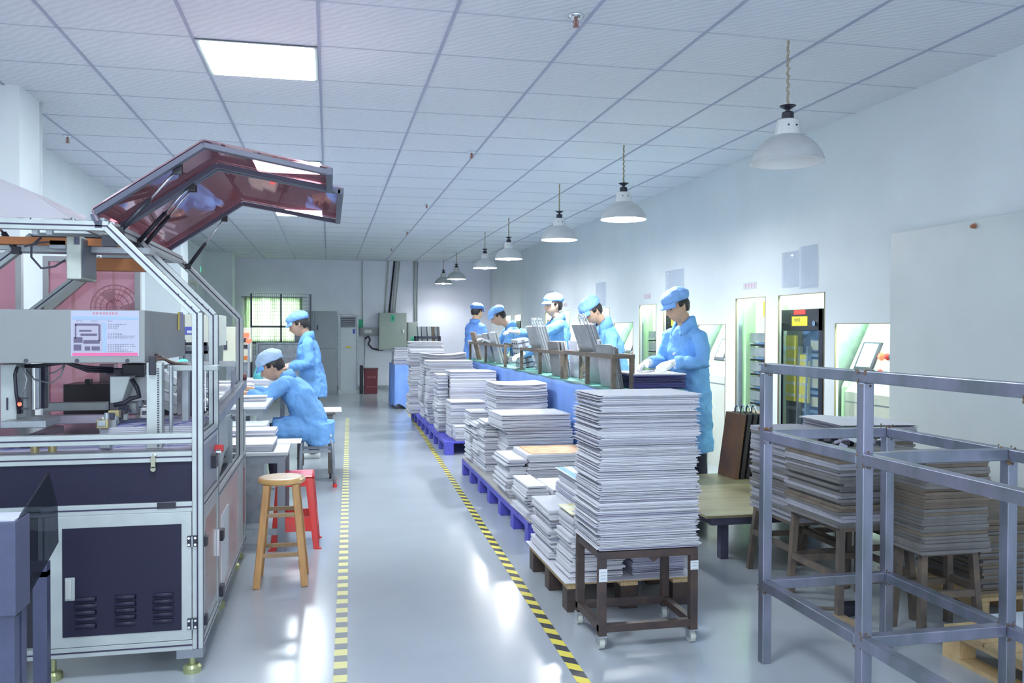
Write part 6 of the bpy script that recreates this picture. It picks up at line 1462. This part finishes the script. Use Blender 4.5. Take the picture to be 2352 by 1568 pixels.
def stand(scale=1., lean=0., **k):
    s = scale; J = dict(hip=(0, 0, .90*s), chest=(.02+lean*.5, 0, 1.24*s-lean*.08), neck=(.02+lean, 0, 1.43*s-lean*.18), head=(.055+lean*1.25, 0, 1.575*s-lean*.25), pitch=.3,
        shL=(.02+lean*.9, .165, 1.365*s-lean*.16), shR=(.02+lean*.9, -.165, 1.365*s-lean*.16), elL=(.08+lean, .22, 1.10*s-lean*.1), elR=(.08+lean, -.22, 1.10*s-lean*.1),
        wrL=(.30+lean, .12, 1.08*s), wrR=(.30+lean, -.12, 1.08*s), knL=(.02, .095, .48*s), anL=(-.01, .10, .075), knR=(.02, -.095, .48*s), anR=(-.01, -.10, .075))
    J.update(k); return J
# near worker at the bench
P5 = person((2.85, 6.42, 0), PI+.36, 'man in blue coat and cap with white gloves, nearest worker at the bench', stand(1.0, .07, head=(.165, 0, 1.566), neck=(.085, 0, 1.45), pitch=.42, yaw=-.10,
    elL=(.10, .235, 1.13), elR=(.12, -.20, 1.13), wrL=(.30, .08, 1.125), wrR=(.375, -.115, 1.125), hdL=(.85, .0, -.35), hdR=(.8, .12, -.35), pnL=(.1, -.3, -1), pnR=(-.2, .4, -1), hw=.165), hem=.42, buttons=True)
# second worker, head bowed
P4 = person((2.80, 8.15, 0), PI+.25, 'man in pale blue coat and cap with head bowed, second worker behind the ringed plates', stand(1.0, .14, head=(.27, 0, 1.56), neck=(.15, 0, 1.46), pitch=.70,
    wrL=(.42, .10, 1.06), wrR=(.44, -.10, 1.06)), hem=.42, coat=COATM)
# third worker, reaching left
P3_ = person((2.625, 9.5, 0), PI+.10, 'man in pale blue cap looking left, his gloved arm stretched to the left', stand(1.07, .06, head=(.115, 0, 1.655), neck=(.06, 0, 1.53), pitch=.08, yaw=.15,
    shL=(.08, .17, 1.45), elL=(.34, .20, 1.32), wrL=(.60, .14, 1.36), hdL=(1, 0, .05), shR=(.06, -.17, 1.45), elR=(.22, -.20, 1.18), wrR=(.46, -.10, 1.10)), hem=.45, gloves=(1, 1))
# fourth worker bending to the left
P2_ = person((2.63, 11.5, 0), PI-.05, 'man in white looking cap bending forward at the fourth place of the bench', stand(1.03, .20, head=(.36, 0, 1.56), neck=(.20, 0, 1.45), pitch=.55,
    wrL=(.46, .12, 1.20), wrR=(.52, -.10, 1.22), elL=(.30, .24, 1.10), elR=(.32, -.24, 1.12)), hem=.42)
# fifth worker, seen from behind
P1_ = person((2.28, 13.6, 0), .55, 'man in darker blue coat and cap seen from behind at the far bench end', stand(1.06, .02, pitch=.15), hem=.45, coat=COATD, capm=CAPD, gloves=(0, 0))
# women on the left
PW = person((-.16, 9.5, 0), PI, 'woman in blue coat and cap standing in profile at the long work table', stand(.905, .06, head=(.15, 0, 1.425), neck=(.075, 0, 1.315), pitch=.42,
    elL=(.04, .22, 1.02), elR=(.05, -.22, 1.02), wrL=(.27, .15, .97), wrR=(.27, -.13, .99), shL=(.06, .155, 1.26), shR=(.06, -.155, 1.26)), hem=.66, gloves=(0, 0), watch='L')
PS = person((-.13, 7.8, 0), PI, 'woman in blue coat and striped cap sitting on the tube stool, leaning over the table', dict(hip=(.0, 0, .54), chest=(.14, 0, .82), neck=(.25, 0, .97), head=(.355, 0, 1.045), pitch=.55, seated=1,
    shL=(.22, .165, .93), shR=(.22, -.165, .93), elL=(.40, .23, .78), elR=(.40, -.20, .80), wrL=(.62, .14, .84), wrR=(.60, -.10, .86), hdL=(1, -.2, 0), hdR=(1, .1, 0),
    knL=(.36, .12, .50), knR=(.36, -.12, .50), anL=(.30, .12, .075), anR=(.30, -.12, .075), cuff=.62), gloves=(0, 0), cap='puff', capm=CAPL)
